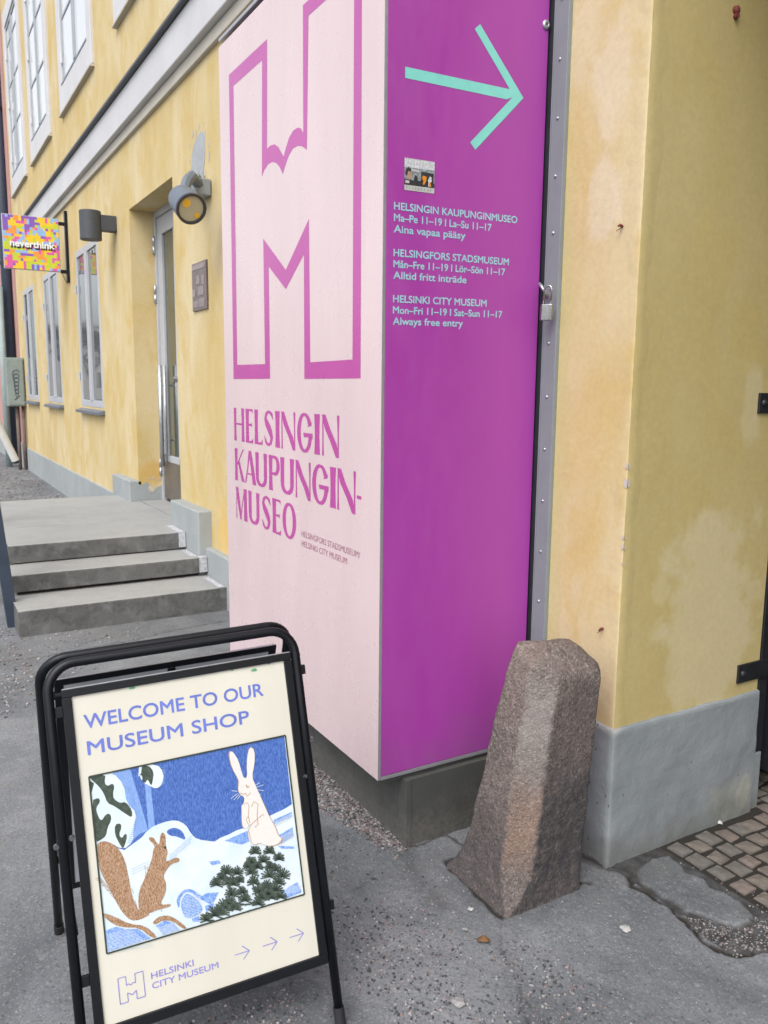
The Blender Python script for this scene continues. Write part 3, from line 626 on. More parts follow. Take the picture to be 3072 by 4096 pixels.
# painted base: gateway corner, a swept uneven block
def rough_block(name, mat, parent, poly, z0, z1, amp=.004, step=.03, topamp=.004):
    """extruded outline with an uneven face; poly is an open path of the visible faces, closed inwards"""
    mb = MB(); pts = []
    for (xa, ya), (xb, yb) in zip(poly[:-1], poly[1:]):
        n = max(1, int(math.hypot(xb-xa, yb-ya)/step)); pts += [(xa+(xb-xa)*i/n, ya+(yb-ya)*i/n) for i in range(n)]
    pts.append(poly[-1]); nz = max(2, int((z1-z0)/step)); cx = sum(p[0] for p in poly)/len(poly); cy = sum(p[1] for p in poly)/len(poly)
    grid = []
    for i, (x, y) in enumerate(pts):
        a = Vector(pts[max(i-1, 0)]); b_ = Vector(pts[min(i+1, len(pts)-1)]); t = (b_-a).normalized(); nrm = Vector((t.y, -t.x))
        colv = []
        for j in range(nz+1):
            z = z0+(z1-z0)*j/nz; q = amp*2*mnoise.noise(Vector((x*7, y*7, z*7)))+amp*mnoise.noise(Vector((x*26, y*26, z*26)))
            if j == nz:
                z += topamp*mnoise.noise(Vector((x*9, y*9, 4)))+topamp*.7*mnoise.noise(Vector((x*40, y*40, 2))); colv.append((x+nrm.x*q, y+nrm.y*q, z-.004)); q -= .003
            colv.append((x+nrm.x*q, y+nrm.y*q, z))
        x2, y2, z2 = colv[-1]; colv.append((x2-nrm.x*.004, y2-nrm.y*.004, z2+.0012)); colv.append((x2-nrm.x*.03, y2-nrm.y*.03, z2+.003)); grid.append(colv)
    m_ = len(grid[0]); vs = [p for c_ in grid for p in c_]; fs = []
    for i in range(len(grid)-1):
        for j in range(m_-1): fs.append((i*m_+j, (i+1)*m_+j, (i+1)*m_+j+1, i*m_+j+1))
    mb.add(vs, fs); return mb.build(name, mat, parent, smooth=True)
rough_block('painted_base', M_base, bld, [(-2.20, FY-.010), (-1.719, FY-.011), (-1.7145, FY-.0065), (-1.713, FY), (-1.713, GY)], -.03, .452, .0022, .018)
rough_block('painted_base', M_base, bld, [(1.338, GY), (1.338, FY-.012), (9.5, FY-.012)], -.03, .452, .004, .2)
rough_block('wall_corner', M_wall, bld, [(-1.80, FY+.0012), (-1.765, FY-.0006), (-1.733, FY-.0016), (-1.7275, FY-.0008), (-1.7252, FY+.0006)], .450, 3.24, .0012, .014, 0)
rough_block('gateway_wall_corner', M_pass, bld, [(-1.7252, FY+.0006), (-1.7238, FY+.004), (-1.7236, FY+.03), (-1.7262, FY+.07)], .450, 3.24, .0012, .014, 0)
bx('base_stub', M_base, bld, GX-.05, GX+.002, 2.556, 2.605, -.02, .21, .006)
bx('painted_base', M_base_far, bld, XL, -8.43, FY-.02, FY+.03, -.03, .385, .008)
bx('base_block', M_base_far, bld, -8.43, -7.70, FY-.085, FY+.03, -.03, .617, .008)
bx('base_block', M_base_far, bld, -6.30, -5.60, FY-.10, FY+.03, -.03, .617, .010)
bx('painted_base', M_base_far, bld, -5.60, -2.30, FY-.05, FY+.03, -.03, .355, .008)
# flaked grey paint on the reveal beside the door
rf = MB(); P0 = [(FY+.235, .40), (FY-.002, .40), (FY-.002, .585), (FY+.03, .575), (FY+.06, .598), (FY+.08, .60), (FY+.10, .57), (FY+.13, .552), (FY+.16, .545), (FY+.19, .555), (FY+.235, .575)]
rf.add([(-7.697, y, z) for y, z in P0], [tuple(range(len(P0)))]); rf.build('flaked_base_paint', M_base_far, bld)
rf = MB(); P0 = [(FY+.08, .545), (FY+.10, .51), (FY+.13, .50), (FY+.15, .52), (FY+.17, .548), (FY+.13, .556), (FY+.10, .57)]
rf.add([(-7.6945, y, z) for y, z in P0], [tuple(range(len(P0)))]); rf.build('bare_plaster_patch', M_mortar_l, bld)
rf = MB()
for k in range(5):
    cy, cz, r_ = FY+.10+.035*k, .63+.012*math.sin(k*2.1), .009+.004*(k % 2)
    rf.add([(-7.6965, cy+r_*math.cos(a)*random.uniform(.7, 1.5), cz+r_*math.sin(a)*random.uniform(.6, 1)) for a in [i*.785 for i in range(8)]], [tuple(range(8))])
rf.build('paint_chips', M_chip, bld)
# chips along the gateway corner
for z, dy, r_ in ((1.275, 0, .009), (1.225, 0, .013), (1.06, .004, .006), (1.03, .003, .007), (.98, .002, .005)):
    mb = MB(); rr = random.Random(int(z*1000)); n = 9
    pts = [(GX-r_*.35+r_*.7*math.cos(6.283*i/n)*rr.uniform(.7, 1.1), FY-.0036, z+r_*1.3*math.sin(6.283*i/n)*rr.uniform(.6, 1.2)) for i in range(n)]
    mb.add(pts, [tuple(range(n))]); pts2 = [(GX+.0045, FY+r_*.15+r_*.45*math.cos(6.283*i/n), z+r_*1.25*math.sin(6.283*i/n)*rr.uniform(.6, 1.1)) for i in range(n)]
    mb.add(pts2, [tuple(range(n))]); mb.build('paint_chip', M_chip, bld)
for x, z in ((-1.797, 1.971), (-1.792, .759)):
    MB().tube([(x, FY, z), (x+.002, FY-.012, z+.002), (x+.006, FY-.022, z-.002)], [.0045, .004, .003], 7).tube([(x, FY-.004, z-.003), (x-.008, FY-.016, z-.014)], .0012, 5).build('rusty_nail', M_rustred, bld)
# cornice between the storeys
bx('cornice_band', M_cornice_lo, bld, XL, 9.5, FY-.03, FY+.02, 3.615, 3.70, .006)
bx('cornice_band', M_casing, bld, XL, 9.5, FY-.075, FY+.02, 3.702, 3.965, .008)
bx('cornice_flashing', M_flash, bld, XL, 9.5, FY-.115, FY+.02, 3.968, 3.992, .004)
# windows
def window_low(a, b_):
    f = MB(); z0, z1, y = 1.25, 3.02, FY-.004; w = .075
    f.box(a, a+w, y, y+.06, z0, z1).box(b_-w, b_, y, y+.06, z0, z1).box(a+w, b_-w, y, y+.06, z1-w, z1).box(a+w, b_-w, y, y+.06, z0, z0+w)
    f.box((a+b_)/2-.055, (a+b_)/2+.055, y-.012, y+.06, z0+w, z1-w)
    wf = f.build('window', M_white, bld, bevel=.004)
    for p, q in ((a+w, (a+b_)/2-.055), ((a+b_)/2+.055, b_-w)):
        MB().box(p, q, y+.014, y+.024, z0+w, z1-w).build('pane', M_glass, wf)
    MB().add([(a-.03, FY-.07, z0-.045), (b_+.03, FY-.07, z0-.045), (b_+.03, FY+.05, z0-.008), (a-.03, FY+.05, z0-.008), (a-.03, FY-.07, z0-.075), (b_+.03, FY-.07, z0-.075), (b_+.03, FY+.05, z0-.06), (a-.03, FY+.05, z0-.06)], [(0, 1, 2, 3), (4, 7, 6, 5), (0, 4, 5, 1), (1, 5, 6, 2), (3, 2, 6, 7), (0, 3, 7, 4)]).build('sill', M_sill, wf)
    for z in (1.55, 2.55):
        MB().tube([(a+.012, y-.012, z), (a+.012, y-.012, z+.09)], .012, 8).build('hinge', M_white, wf)
for a, b_ in LOW+[(3.5, 4.7), (6.7, 7.9)]: window_low(a, b_)
def window_up(a, b_):
    z0, z1 = 4.62, 7.45; ca = .20
    f = MB(); y = FY-.03
    f.box(a, a+ca, y, FY+.03, z0, z1).box(b_-ca, b_, y, FY+.03, z0, z1).box(a+ca, b_-ca, y, FY+.03, z0, z0+.28).box(a+ca, b_-ca, y, FY+.03, z1-.25, z1)
    wf = f.build('window', M_casing, bld, bevel=.006)
    bx('casing_foot', M_cornice_lo, wf, a, b_, FY-.045, FY+.01, z0-.028, z0-.003, .004)
    ia, ib, iz0, iz1 = a+ca, b_-ca, z0+.28, z1-.25; fr = MB(); y = FY-.012; w = .055
    fr.box(ia, ia+w, y, y+.05, iz0, iz1).box(ib-w, ib, y, y+.05, iz0, iz1).box(ia+w, ib-w, y, y+.05, iz0, iz0+w).box(ia+w, ib-w, y, y+.05, iz1-w, iz1)
    m_ = (ia+ib)/2; fr.box(m_-.045, m_+.045, y-.008, y+.05, iz0+w, iz1-w)
    zs = [iz0+w, 5.60, 6.28, 6.9, iz1-w]
    for z in zs[1:-1]: fr.box(ia+w, m_-.045, y+.003, y+.045, z-.016, z+.016).box(m_+.045, ib-w, y+.003, y+.045, z-.016, z+.016)
    fr.build('sash', M_sash, wf, bevel=.003)
    for p, q in ((ia+w, m_-.045), (m_+.045, ib-w)):
        for c_, d_ in zip(zs[:-1], zs[1:]):
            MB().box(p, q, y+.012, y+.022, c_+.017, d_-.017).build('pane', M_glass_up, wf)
    bx('sill', M_sill, wf, ia, ib, FY-.035, FY+.05, iz0-.012, iz0+.014, .003)
    for z in (5.12, 5.95, 6.7): MB().tube([(ia+.03, y-.012, z), (ia+.03, y-.012, z+.11)], .016, 8).build('hinge', M_casing, wf)
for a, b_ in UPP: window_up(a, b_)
# door
DY = 2.06
dr = MB(); dr.box(-7.70, -7.665, DY, DY+.08, .42, 3.04).box(-6.375, -6.34, DY, DY+.08, .42, 3.04).box(-7.665, -6.375, DY, DY+.08, 2.985, 3.04)
door = dr.build('door', M_white, bld, bevel=.004)
def leaf(a, b_, g0, g1, main):
    m = MB(); y = DY+.02; m.box(a, g0, y, y+.05, .86, 2.98).box(g1, b_, y, y+.05, .86, 2.98).box(g0, g1, y, y+.05, 2.83, 2.98).box(g0, g1, y, y+.05, .80, .86)
    m.build('door_leaf', M_white, door, bevel=.004)
    MB().box(a+.004, b_-.004, y-.004, y+.05, .455, .80).build('kick_plate', M_kick, door, bevel=.003)
    MB().box(g0, g1, y+.02, y+.03, .86, 2.83).build('pane', M_glass_door, door)
    if main:
        MB().tube([(a+.13, y-.05, .76), (a+.13, y-.05, 1.68)], .020, 12).tube([(a+.13, y, 1.0), (a+.13, y-.05, 1.0)], .01, 8).tube([(a+.13, y, 1.5), (a+.13, y-.05, 1.5)], .01, 8).tube([(a+.20, y-.028, .80), (a+.20, y-.028, 1.68)], .012, 8).build('pull_bar', M_steel_dull, door, smooth=True)
        MB().tube([(b_-.055, y, 1.55), (b_-.055, y-.03, 1.55)], .02, 14).tube([(b_-.055, y-.025, 1.55), (b_-.055, y-.06, 1.55)], .026, 14).build('knob', M_steel, door, smooth=False)
        MB().tube([(b_-.04, y+.002, 1.418), (b_-.04, y-.012, 1.418)], .022, 14).build('lock', M_steel_dull, door)
        MB().box(b_-.075, b_-.035, y-.006, y+.002, 1.60, 1.68).build('lock_plate', M_steel_dull, door, bevel=.002)
        for z in (2.67, 2.24, .66): MB().tube([(a-.012, y-.03, z), (a-.012, y-.03, z+.075)], .014, 10).tube([(a-.012, y-.03, z+.082), (a-.012, y-.03, z+.16)], .014, 10).build('hinge', M_steel_dull, door, smooth=True)
leaf(-7.662, -7.03, -7.53, -7.17, True); leaf(-7.025, -6.378, -6.89, -6.52, False)
# plaque
pq = thing('wall_plaque', (-5.72, FY, 2.02), 'brown wall plaque on the yellow wall beneath the spotlight', 'plaque')
bx('plate', M_plaque, pq, -5.875, -5.558, FY-.014, FY-.001, 2.022, 2.347, .002)
rl = MB(); rr = random.Random(4); yy = FY-.0145
for (a, b_, c_, d_) in ((-5.86, -5.575, 2.30, 2.335), (-5.78, -5.70, 2.20, 2.26), (-5.66, -5.60, 2.19, 2.25), (-5.86, -5.80, 2.12, 2.17), (-5.74, -5.62, 2.12, 2.18), (-5.85, -5.75, 2.045, 2.09), (-5.73, -5.60, 2.04, 2.10)):
    rl.box(a, b_, yy-.002, yy+.002, c_, d_)
rl.build('relief', M_plaque_l, pq, bevel=.0008)
# mortar patch above the spotlight
mp_ = [(-5.615, 3.18), (-5.70, 3.175), (-5.755, 3.155), (-5.80, 3.13), (-5.835, 3.08), (-5.858, 3.0), (-5.85, 2.93), (-5.78, 2.885), (-5.66, 2.87), (-5.61, 2.91), (-5.575, 2.98), (-5.558, 3.05), (-5.558, 3.13), (-5.575, 3.165)]
mb = MB(); mb.add([(x, FY-.004, z) for x, z in mp_]+[(x, FY+.002, z) for x, z in mp_], [tuple(range(14))]+[(i, (i+1) % 14, 14+(i+1) % 14, 14+i) for i in range(14)]); mb.build('mortar_patch', M_mortar, bld)
for k in range(16):
    a = k*.39+.2; rr = random.Random(k); x = -5.71+.185*math.cos(a)*rr.uniform(.9, 1.25); z = 3.03+.175*math.sin(a)*rr.uniform(.95, 1.3); r_ = rr.uniform(.010, .028)
    MB().add([(x+r_*math.cos(t*.785)*rr.uniform(.5, 1.2), FY-.0015-k*.00002, z+r_*1.4*math.sin(t*.785)*rr.uniform(.5, 1.2)) for t in range(8)], [tuple(range(8))]).build('mortar_smear', M_mortar_l, bld)

# ------------------------------------------------------------------ neighbouring house, pipes, street beyond
nb = thing('rose_building', (-22, FY, 0), 'rose plastered house joining the yellow building at its far end', 'building')
nbm = MB(); nbm.box(-40, XL-.01, FY-.02, 12, 0, 10); nbm.build('wall', M_pinkwall, nb)
bx('painted_base', M_base_far, nb, -40, XL-.01, FY-.06, FY-.025, -.03, .45, .01)
bx('roof', M_roofm, nb, -40.2, XL-.01, FY-.4, 12.2, 10.002, 10.3, .02)
for a in (-39, -34, -29, -24):
    w_ = bx('window', M_white, nb, a, a+1.3, FY-.05, FY-.021, 1.3, 3.2, .01); bx('pane', M_glass, w_, a+.08, a+1.22, FY-.06, FY-.051, 1.38, 3.12, .003)
dp = thing('downpipe', (-16.45, 1.74, 0), 'dark drainpipe standing at the joint of yellow and rose walls', 'downpipe')
MB().tube([(-16.45, 1.75, .05), (-16.45, 1.75, 9.6)], .095, 16).build('pipe', M_navy, dp, smooth=True)
for z in (1.2, 3.6, 6.2, 8.6): MB().tube([(-16.45, 1.75, z), (-16.45, 1.75, z+.05)], .105, 16).tube([(-16.45, 1.75, z+.025), (-16.45, FY, z+.025)], .012, 6).build('bracket', M_iron, dp)
gp = thing('grey_pipe', (-16.1, 1.50, 0), 'grey green pole left of the dark drainpipe', 'pole')
MB().tube([(-16.3, 1.595, 0), (-16.3, 1.60, 3.2)], .055, 12).build('pole', M_pipe_green, gp, smooth=True)
cab = thing('meter_cabinet', (-15.5, 1.7, 0), 'grey green metal cabinet with black scribble near the far windows', 'cabinet')
bx('cabinet_body', M_cabinet, cab, -15.80, -15.50, 1.555, 1.835, 1.115, 1.945, .012)
bx('cabinet_door', M_cabinet, cab, -15.498, -15.488, 1.585, 1.815, 1.14, 1.92, .004)
sc = MB(); pts = [(-15.484, 1.70+.055*math.cos(t*1.15)*(1-.02*t), 1.70-.012*t+.055*math.sin(t*1.15)) for t in np.arange(0, 34, .35)]
sc.tube(pts, .0055, 5).tube([(-15.484, 1.745, 1.30), (-15.484, 1.66, 1.23)], .006, 5); sc.build('scribble', M_scrib, cab)
MB().tube([(-15.62, 1.80, 0), (-15.62, 1.80, 1.12)], .028, 10).tube([(-15.66, 1.71, 0), (-15.66, 1.71, 1.12)], .03, 10).build('pipe', M_rust, cab, smooth=True)
wp = thing('white_pole', (-13.0, 1.3, 0), 'white tube sloping down to a brown open end at the far left', 'pole')
tip = Vector((-12.6, 1.315, .425)); oth = tip+Vector((.25, -.80, 2.0))
MB().tube([tip, oth], .052, 16, caps=False).build('tube', M_pole_white, wp, smooth=True)
MB().tube([tip+(oth-tip)*.004, tip+(oth-tip)*.03], [.049, .046], 16).build('tube_end', M_pole_in, wp)
hr = thing('handrail', (-5.45, .48, 0), 'dark blue steel handrail post at the left of the steps', 'handrail')
def postbar(p, q, w, d_):
    p, q = Vector(p), Vector(q); t = (q-p).normalized(); s = Vector((0, 1, 0)); s = (s-t*s.dot(t)).normalized(); n = t.cross(s)
    vs = [c_+s*a*w/2+n*b_*d_/2 for c_ in (p, q) for a, b_ in ((-1, -1), (1, -1), (1, 1), (-1, 1))]
    return MB().add(vs, [(0, 3, 2, 1), (4, 5, 6, 7), (0, 1, 5, 4), (1, 2, 6, 5), (2, 3, 7, 6), (3, 0, 4, 7)])
postbar((-5.44, .500, 0), (-5.38, .395, 1.15), .068, .05).build('post', M_navy, hr, bevel=.004)
postbar((-6.9, .52, 0), (-6.9, .44, 1.5), .06, .05).build('post', M_navy, hr, bevel=.004)
postbar((-5.2, .385, 1.13), (-7.0, .42, 1.52), .05, .05).build('rail', M_navy, hr, bevel=.004)

# projecting shop sign
sg = thing('projecting_sign', (-10.75, 1.5, 2.8), 'colourful square mosaic sign reading neverthink on a black wall bracket', 'sign')
SX = -10.75; y0, y1, z0, z1 = 1.125, 1.745, 2.835, 3.450
bx('sign_board', M_white, sg, SX-.05, SX-.004, y0, y1, z0, z1, .004)
cols = [('sign_lime', (.48, .55, .03)), ('sign_yellow', (.75, .50, .02)), ('sign_orange', (.75, .28, .05)), ('sign_pink', (.62, .10, .33)), ('sign_purple', (.21, .09, .42)), ('sign_sky', (.25, .42, .70))]
cm = [simple(n, c, .45, .06, 20) for n, c in cols]
ms = MB(); NX, NY = 21, 20; rr = random.Random(11); grid = [[-1]*NX for _ in range(NY)]
for j in range(NY):
    for i in range(NX):
        v = float(vnoise(np.array([i*.37]), np.array([j*.37]), 1, 55)[0])
        k = (0, 1, 3, 4, 5, 2, 0, 3, 1, 5, 4, 1)[int(v*11.9+rr.choice((0, 0, 1, -1))) % 12]
        if i and rr.random() < .35: k = grid[j][i-1]
        elif j and rr.random() < .35: k = grid[j-1][i]
        grid[j][i] = k
        a = y0+.006+(y1-y0-.012)*i/NX; b_ = y0+.006+(y1-y0-.012)*(i+1)/NX; c_ = z0+.006+(z1-z0-.012)*j/NY; d_ = z0+.006+(z1-z0-.012)*(j+1)/NY
        ms.quad((SX, a, c_), (SX, b_, c_), (SX, b_, d_), (SX, a, d_), k)
ms.build('mosaic_print', cm, sg)
tx = MB(); text_to(tx, 'neverthink', 1.20, 1.69, 3.085, 3.165, lambda u, v, d: (SX+.003+d, u+.008, v-.014), .05); tx.build('lettering_shadow', M_black, sg)
tx = MB(); text_to(tx, 'neverthink', 1.195, 1.685, 3.09, 3.17, lambda u, v, d: (SX+.007+d, u, v), .05); tx.build('lettering', simple('sign_white', (.75, .75, .72), .5, .05, 30), sg)
bx('wall_bar', M_black, sg, SX-.05, SX+.01, FY-.035, FY-.002, 2.72, 3.55, .003)
for z in (3.40, 2.845): bx('arm', M_black, sg, SX-.04, SX-.01, y1, FY-.035, z-.02, z+.02, .002)
MB().tube([(SX-.03, 1.76, 2.84), (SX-.02, 1.78, 2.78), (SX-.02, 1.82, 2.70), (SX-.02, 1.85, 2.76)], .006, 6).build('cable', M_rust, sg, smooth=True)

# wall lamp with upright barrel
wl_ = thing('wall_lamp', (-8.2, 1.62, 2.84), 'dark grey cylinder wall lamp between the sign and the door', 'lamp')
n = 40; mb = MB(); cx, cy, r_ = -8.24, 1.618, .098
mb.tube([(cx, cy, 2.835), (cx, cy, 2.838), (cx, cy, 3.092), (cx, cy, 3.095)], [r_-.003, r_, r_, r_-.003], n); mb.build('barrel', M_lampdark, wl_, smooth=False)
bx('wall_box', M_lampdark, wl_, cx-.055, cx+.055, cy+.085, FY-.002, 2.925, 3.065, .004)

# spotlight
sl = thing('spotlight', (-5.45, FY, 2.75), 'round silver grey spotlight with amber lens above the plaque', 'lamp')
Fc = Vector((-5.105, 1.600, 2.567)); Bc = Vector((-5.262, 1.588, 2.655)); ax = (Fc-Bc).normalized(); rL = .093
def lathe(mb, o, a, prof, n=48, mi=None):
    a = a.normalized(); u = a.orthogonal().normalized(); w = a.cross(u); vs = []; k = len(prof)
    for t, r_ in prof: vs += [o+a*t+r_*(math.cos(6.28319*i/n)*u+math.sin(6.28319*i/n)*w) for i in range(n)]
    fs = [(j*n+i, j*n+(i+1) % n, (j+1)*n+(i+1) % n, (j+1)*n+i) for j in range(k-1) for i in range(n)]
    mb.add(vs, fs, mi)
lb = (Fc-Bc).length
mb = MB(); lathe(mb, Bc, ax, [(-.035, .001), (-.034, .045), (-.022, .068), (-.002, .083), (.03, rL-.004), (lb-.012, rL)]); mb.build('housing', M_lamp, sl, smooth=True)
mb = MB(); lathe(mb, Bc, ax, [(lb-.014, rL+.001), (lb+.006, rL+.002), (lb+.008, rL-.004), (lb+.006, rL-.014), (lb-.02, rL-.016)]); mb.build('rim', M_lamprim, sl, smooth=False)
mb = MB(); disc(mb, Fc-ax*.004, rL-.015, ax); mb.build('lens', M_lens, sl)
mb = MB(); u_ = ax.cross(Vector((0, 0, 1))).normalized(); v_ = u_.cross(ax).normalized()
disc(mb, Fc-ax*.002+u_*.034+v_*.030, .026, ax); mb.build('reflector', M_amber, sl)
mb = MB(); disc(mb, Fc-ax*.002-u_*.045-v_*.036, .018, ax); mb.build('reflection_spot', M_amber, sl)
MB().box(-5.60, -5.44, 1.74, FY-.006, 2.735, 2.84).build('mount_block', M_grey_trim, sl, bevel=.006)
am = MB(); am.tube([(-5.47, 1.77, 2.80), (-5.40, 1.70, 2.83), (-5.36, 1.66, 2.79), (-5.30, 1.61, 2.70)], [.035, .036, .036, .030], 8); am.build('arm', M_lamp, sl)
MB().tube([(-5.52, 1.80, 2.82), (-5.56, 1.83, 2.88), (-5.64, 1.84, 2.93), (-5.68, FY, 2.98)], .006, 6).tube([(-5.50, 1.78, 2.84), (-5.58, 1.80, 2.90), (-5.60, 1.84, 2.86)], .004, 6).build('cable', M_steel_dull, sl, smooth=True)

# ------------------------------------------------------------------ steps
stp = thing('entrance_steps', (-5.2, 1.1, 0), 'grey concrete steps and landing up to the glass door', 'steps')
def slab(x0, x1, y0, y1, z0, z1, name='step', und=0):
    """stone slab with slightly broken arrises"""
    n = max(8, int((y1-y0)/.02)); rr = random.Random(int(x1*100)); vs = []; q = 0
    for i in range(n+1):
        y = y0+(y1-y0)*i/n; P_ = Vector((x1*3, y*9, z1)); w = .0025*mnoise.noise(P_)+.0012*mnoise.noise(P_*6)
        c = .006+.010*max(0, mnoise.noise(P_*3.1+Vector((5, 1, 2)))-.15)+.004*rr.random()
        vs += [(x0, y, z0), (x1+w, y, z0), (x1+w, y, z1-c), (x1+w-c*.35, y, z1-c*.3), (x1+w-c, y, z1), (x0, y, z1+.0015*mnoise.noise(P_*2))]
    fs = [(i*6+k, (i+1)*6+k, (i+1)*6+(k+1) % 6, i*6+(k+1) % 6) for i in range(n) for k in range(6)]+[tuple(range(6)), tuple(range(n*6, n*6+6))[::-1]]
    return MB().add(vs, fs).build(name, M_step, stp)
slab(-5.75, -5.165, .505, FY+.01, -.02, .160)
slab(-6.10, -5.555, .52, FY+.01, .185, .295)
bx('step_joint', M_gap_shade, stp, -6.1, -5.60, .55, FY-.11, .160, .184, .002)  # near-black filler paints the shadow gap under the overhanging slab
slab(-6.665, -5.90, .54, FY+.01, .305, .425)
bx('step_joint', M_gap_shade, stp, -6.6, -5.93, .56, FY-.11, .296, .304, .002)
slab(-7.45, -6.670, .56, FY+.01, .30, .427, 'landing_slab'); slab(-8.24, -7.455, .56, FY+.01, .30, .424, 'landing_slab')
bx('foundation', M_step, stp, -8.20, -6.67, .60, FY-.02, -.02, .298, .005)
bx('threshold', M_step, stp, -7.69, -6.35, FY+.012, DY+.02, .38, .428, .002)
wm = MB()   # white painted edges at the wall side
wm.box(-6.22, -5.897, FY-.155, FY-.108, .4255, .4285).box(-5.8985, -5.8955, FY-.155, FY-.105, .315, .428)
wm.box(-5.86, -5.602, FY-.150, FY-.108, .2955, .298).box(-5.600, -5.552, FY-.112, FY-.055, .2955, .298).box(-5.5535, -5.5465, FY-.112, FY-.055, .19, .298)
wm.box(-5.50, -5.168, FY-.10, FY-.062, .1605, .163)
wm.build('painted_edge', M_paintwhite, stp)

# ------------------------------------------------------------------ museum cabinet
cb = thing('museum_cabinet', (-2.8, 1.5, 0), 'tall pink and purple sign cabinet with a white M and H emblem on the corner', 'sign cabinet')
cb['label'] = 'tall box sign at the corner with pink and purple printed sides'
XLb, ZB, ZTb, YR = -3.505, .252, 2.888, 1.826
bx('plinth', M_plinth, cb, -3.42, -2.118, 1.335, FY-.012, -.02, .236, .004)
splashed(M_plinth)
bx('corner_post', M_plinth, cb, -2.165, -2.1145, 1.3305, 1.352, -.02, .2355, .002)
bx('kick_strip', M_plinth, cb, -3.42, -2.166, 1.331, 1.3345, .095, .232, .001)
bx('plinth_cover', M_plinth, cb, -3.50, -2.136, YB+.018, FY-.012, .237, .2515, .002)
bx('pink_panel', M_pink, cb, XLb, XP-.001, YB, YB+.012, ZB+.001, ZTb, .0006)
bx('purple_panel', M_purple, cb, XP-.012, XP, YB+.0125, YR, ZB+.012, ZTb+.02, .0012)
bx('edge_strip', M_alu, cb, XP-.012, XP+.0015, YB+.0125, YR, ZB-.001, ZB+.0105, .001)
bx('corner_strip', M_alu, cb, XP-.0009, XP+.0006, YB+.001, YB+.0115, ZB, ZTb, .0006)
bx('side_panel', M_pink, cb, XLb, XLb+.012, YB+.0125, FY-.012, ZB, ZTb, .0012)
bx('top_panel', M_alu, cb, XLb, XP, YB, FY-.012, ZTb+.021, ZTb+.035, .002)
TP = lambda x, z, d=.0005: (x, YB-d, z)          # on the pink side
TV = lambda y, z, d=.0006: (XP+d, y, z+.0085*(y-1.268)/.455-.001)   # on the purple side
# emblem outline
OUT = [(-3.386, 2.747), (-2.980, 2.747), (-2.992, 2.372), (-2.96, 2.376), (-2.92, 2.371), (-2.885, 2.353), (-2.858, 2.328), (-2.839, 2.310), (-2.818, 2.335), (-2.79, 2.362), (-2.755, 2.377), (-2.715, 2.377), (-2.690, 2.368), (-2.671, 2.348), (-2.669, 2.747), (-2.262, 2.747), (-2.257, 1.527), (-2.672, 1.527), (-2.671, 1.952), (-2.829, 1.850), (-2.988, 1.949), (-2.988, 1.529), (-3.395, 1.529)]
INN = [(-3.337, 2.691), (-3.030, 2.691), (-3.046, 2.285), (-3.02, 2.303), (-2.985, 2.315), (-2.945, 2.316), (-2.905, 2.303), (-2.873, 2.281), (-2.847, 2.253), (-2.826, 2.276), (-2.795, 2.302), (-2.755, 2.319), (-2.715, 2.318), (-2.680, 2.308), (-2.643, 2.288), (-2.626, 2.700), (-2.309, 2.700), (-2.311, 1.586), (-2.623, 1.584), (-2.629, 2.063), (-2.828, 1.918), (-3.040, 2.058), (-3.037, 1.586), (-3.347, 1.588)]
def ring_poly(mb, outer, inner, T, mi=None):
    import mathutils.geometry as mg
    pl = [[Vector((x, y, 0)) for x, y in outer], [Vector((x, y, 0)) for x, y in inner][::-1]]
    tris = mg.tessellate_polygon(pl); allv = [tuple(v[:2]) for q in pl for v in q]
    mb.add([T(*v) for v in allv], [tuple(t) for t in tris], mi)
mb = MB(); ring_poly(mb, OUT, INN, TP); mb.build('emblem_print', M_magenta, cb)
mb = MB()
display_word(mb, [('H', -3.398, -3.276), ('E', -3.257, -3.174), ('L', -3.157, -3.071), ('S', -3.058, -2.957), ('I', -2.940, -2.899), ('N', -2.882, -2.754), ('G', -2.738, -2.608), ('I', -2.590, -2.549), ('N', -2.530, -2.403)], 1.267, 1.407, TP)
display_word(mb, [('K', -3.396, -3.284), ('A', -3.276, -3.149), ('U', -3.152, -3.030), ('P', -3.010, -2.902), ('U', -2.893, -2.770), ('N', -2.753, -2.624), ('G', -2.612, -2.481), ('I', -2.468, -2.427), ('N', -2.415, -2.287), ('-', -2.278, -2.248)], 1.095, 1.234, TP)
display_word(mb, [('M', -3.390, -3.256), ('U', -3.238, -3.117), ('S', -3.093, -2.993), ('E', -2.978, -2.893), ('O', -2.879, -2.751)], .928, 1.066, TP)
mb.build('wordmark_print', M_magenta, cb)
mb = MB(); text_to(mb, 'HELSINGFORS STADSMUSEUM/', -2.703, -2.254, .957, .978, TP, .0); text_to(mb, 'HELSINKI CITY MUSEUM', -2.703, -2.345, .9205, .9415, TP, .0); mb.build('small_print', M_plum, cb)
mb = MB(); AW = [[(1.301, 2.405), (1.301, 2.375), (1.668, 2.374), (1.700, 2.388), (1.690, 2.405)], [(1.541, 2.551), (1.560, 2.568), (1.734, 2.388), (1.695, 2.388)], [(1.734, 2.3882), (1.554, 2.212), (1.534, 2.231), (1.695, 2.3882)]]
for k, q in enumerate(AW): mb.add([TV(y, z, .0006+.00012*k) for y, z in q], [tuple(range(len(q)))])
mb.build('arrow_print', M_turq, cb)
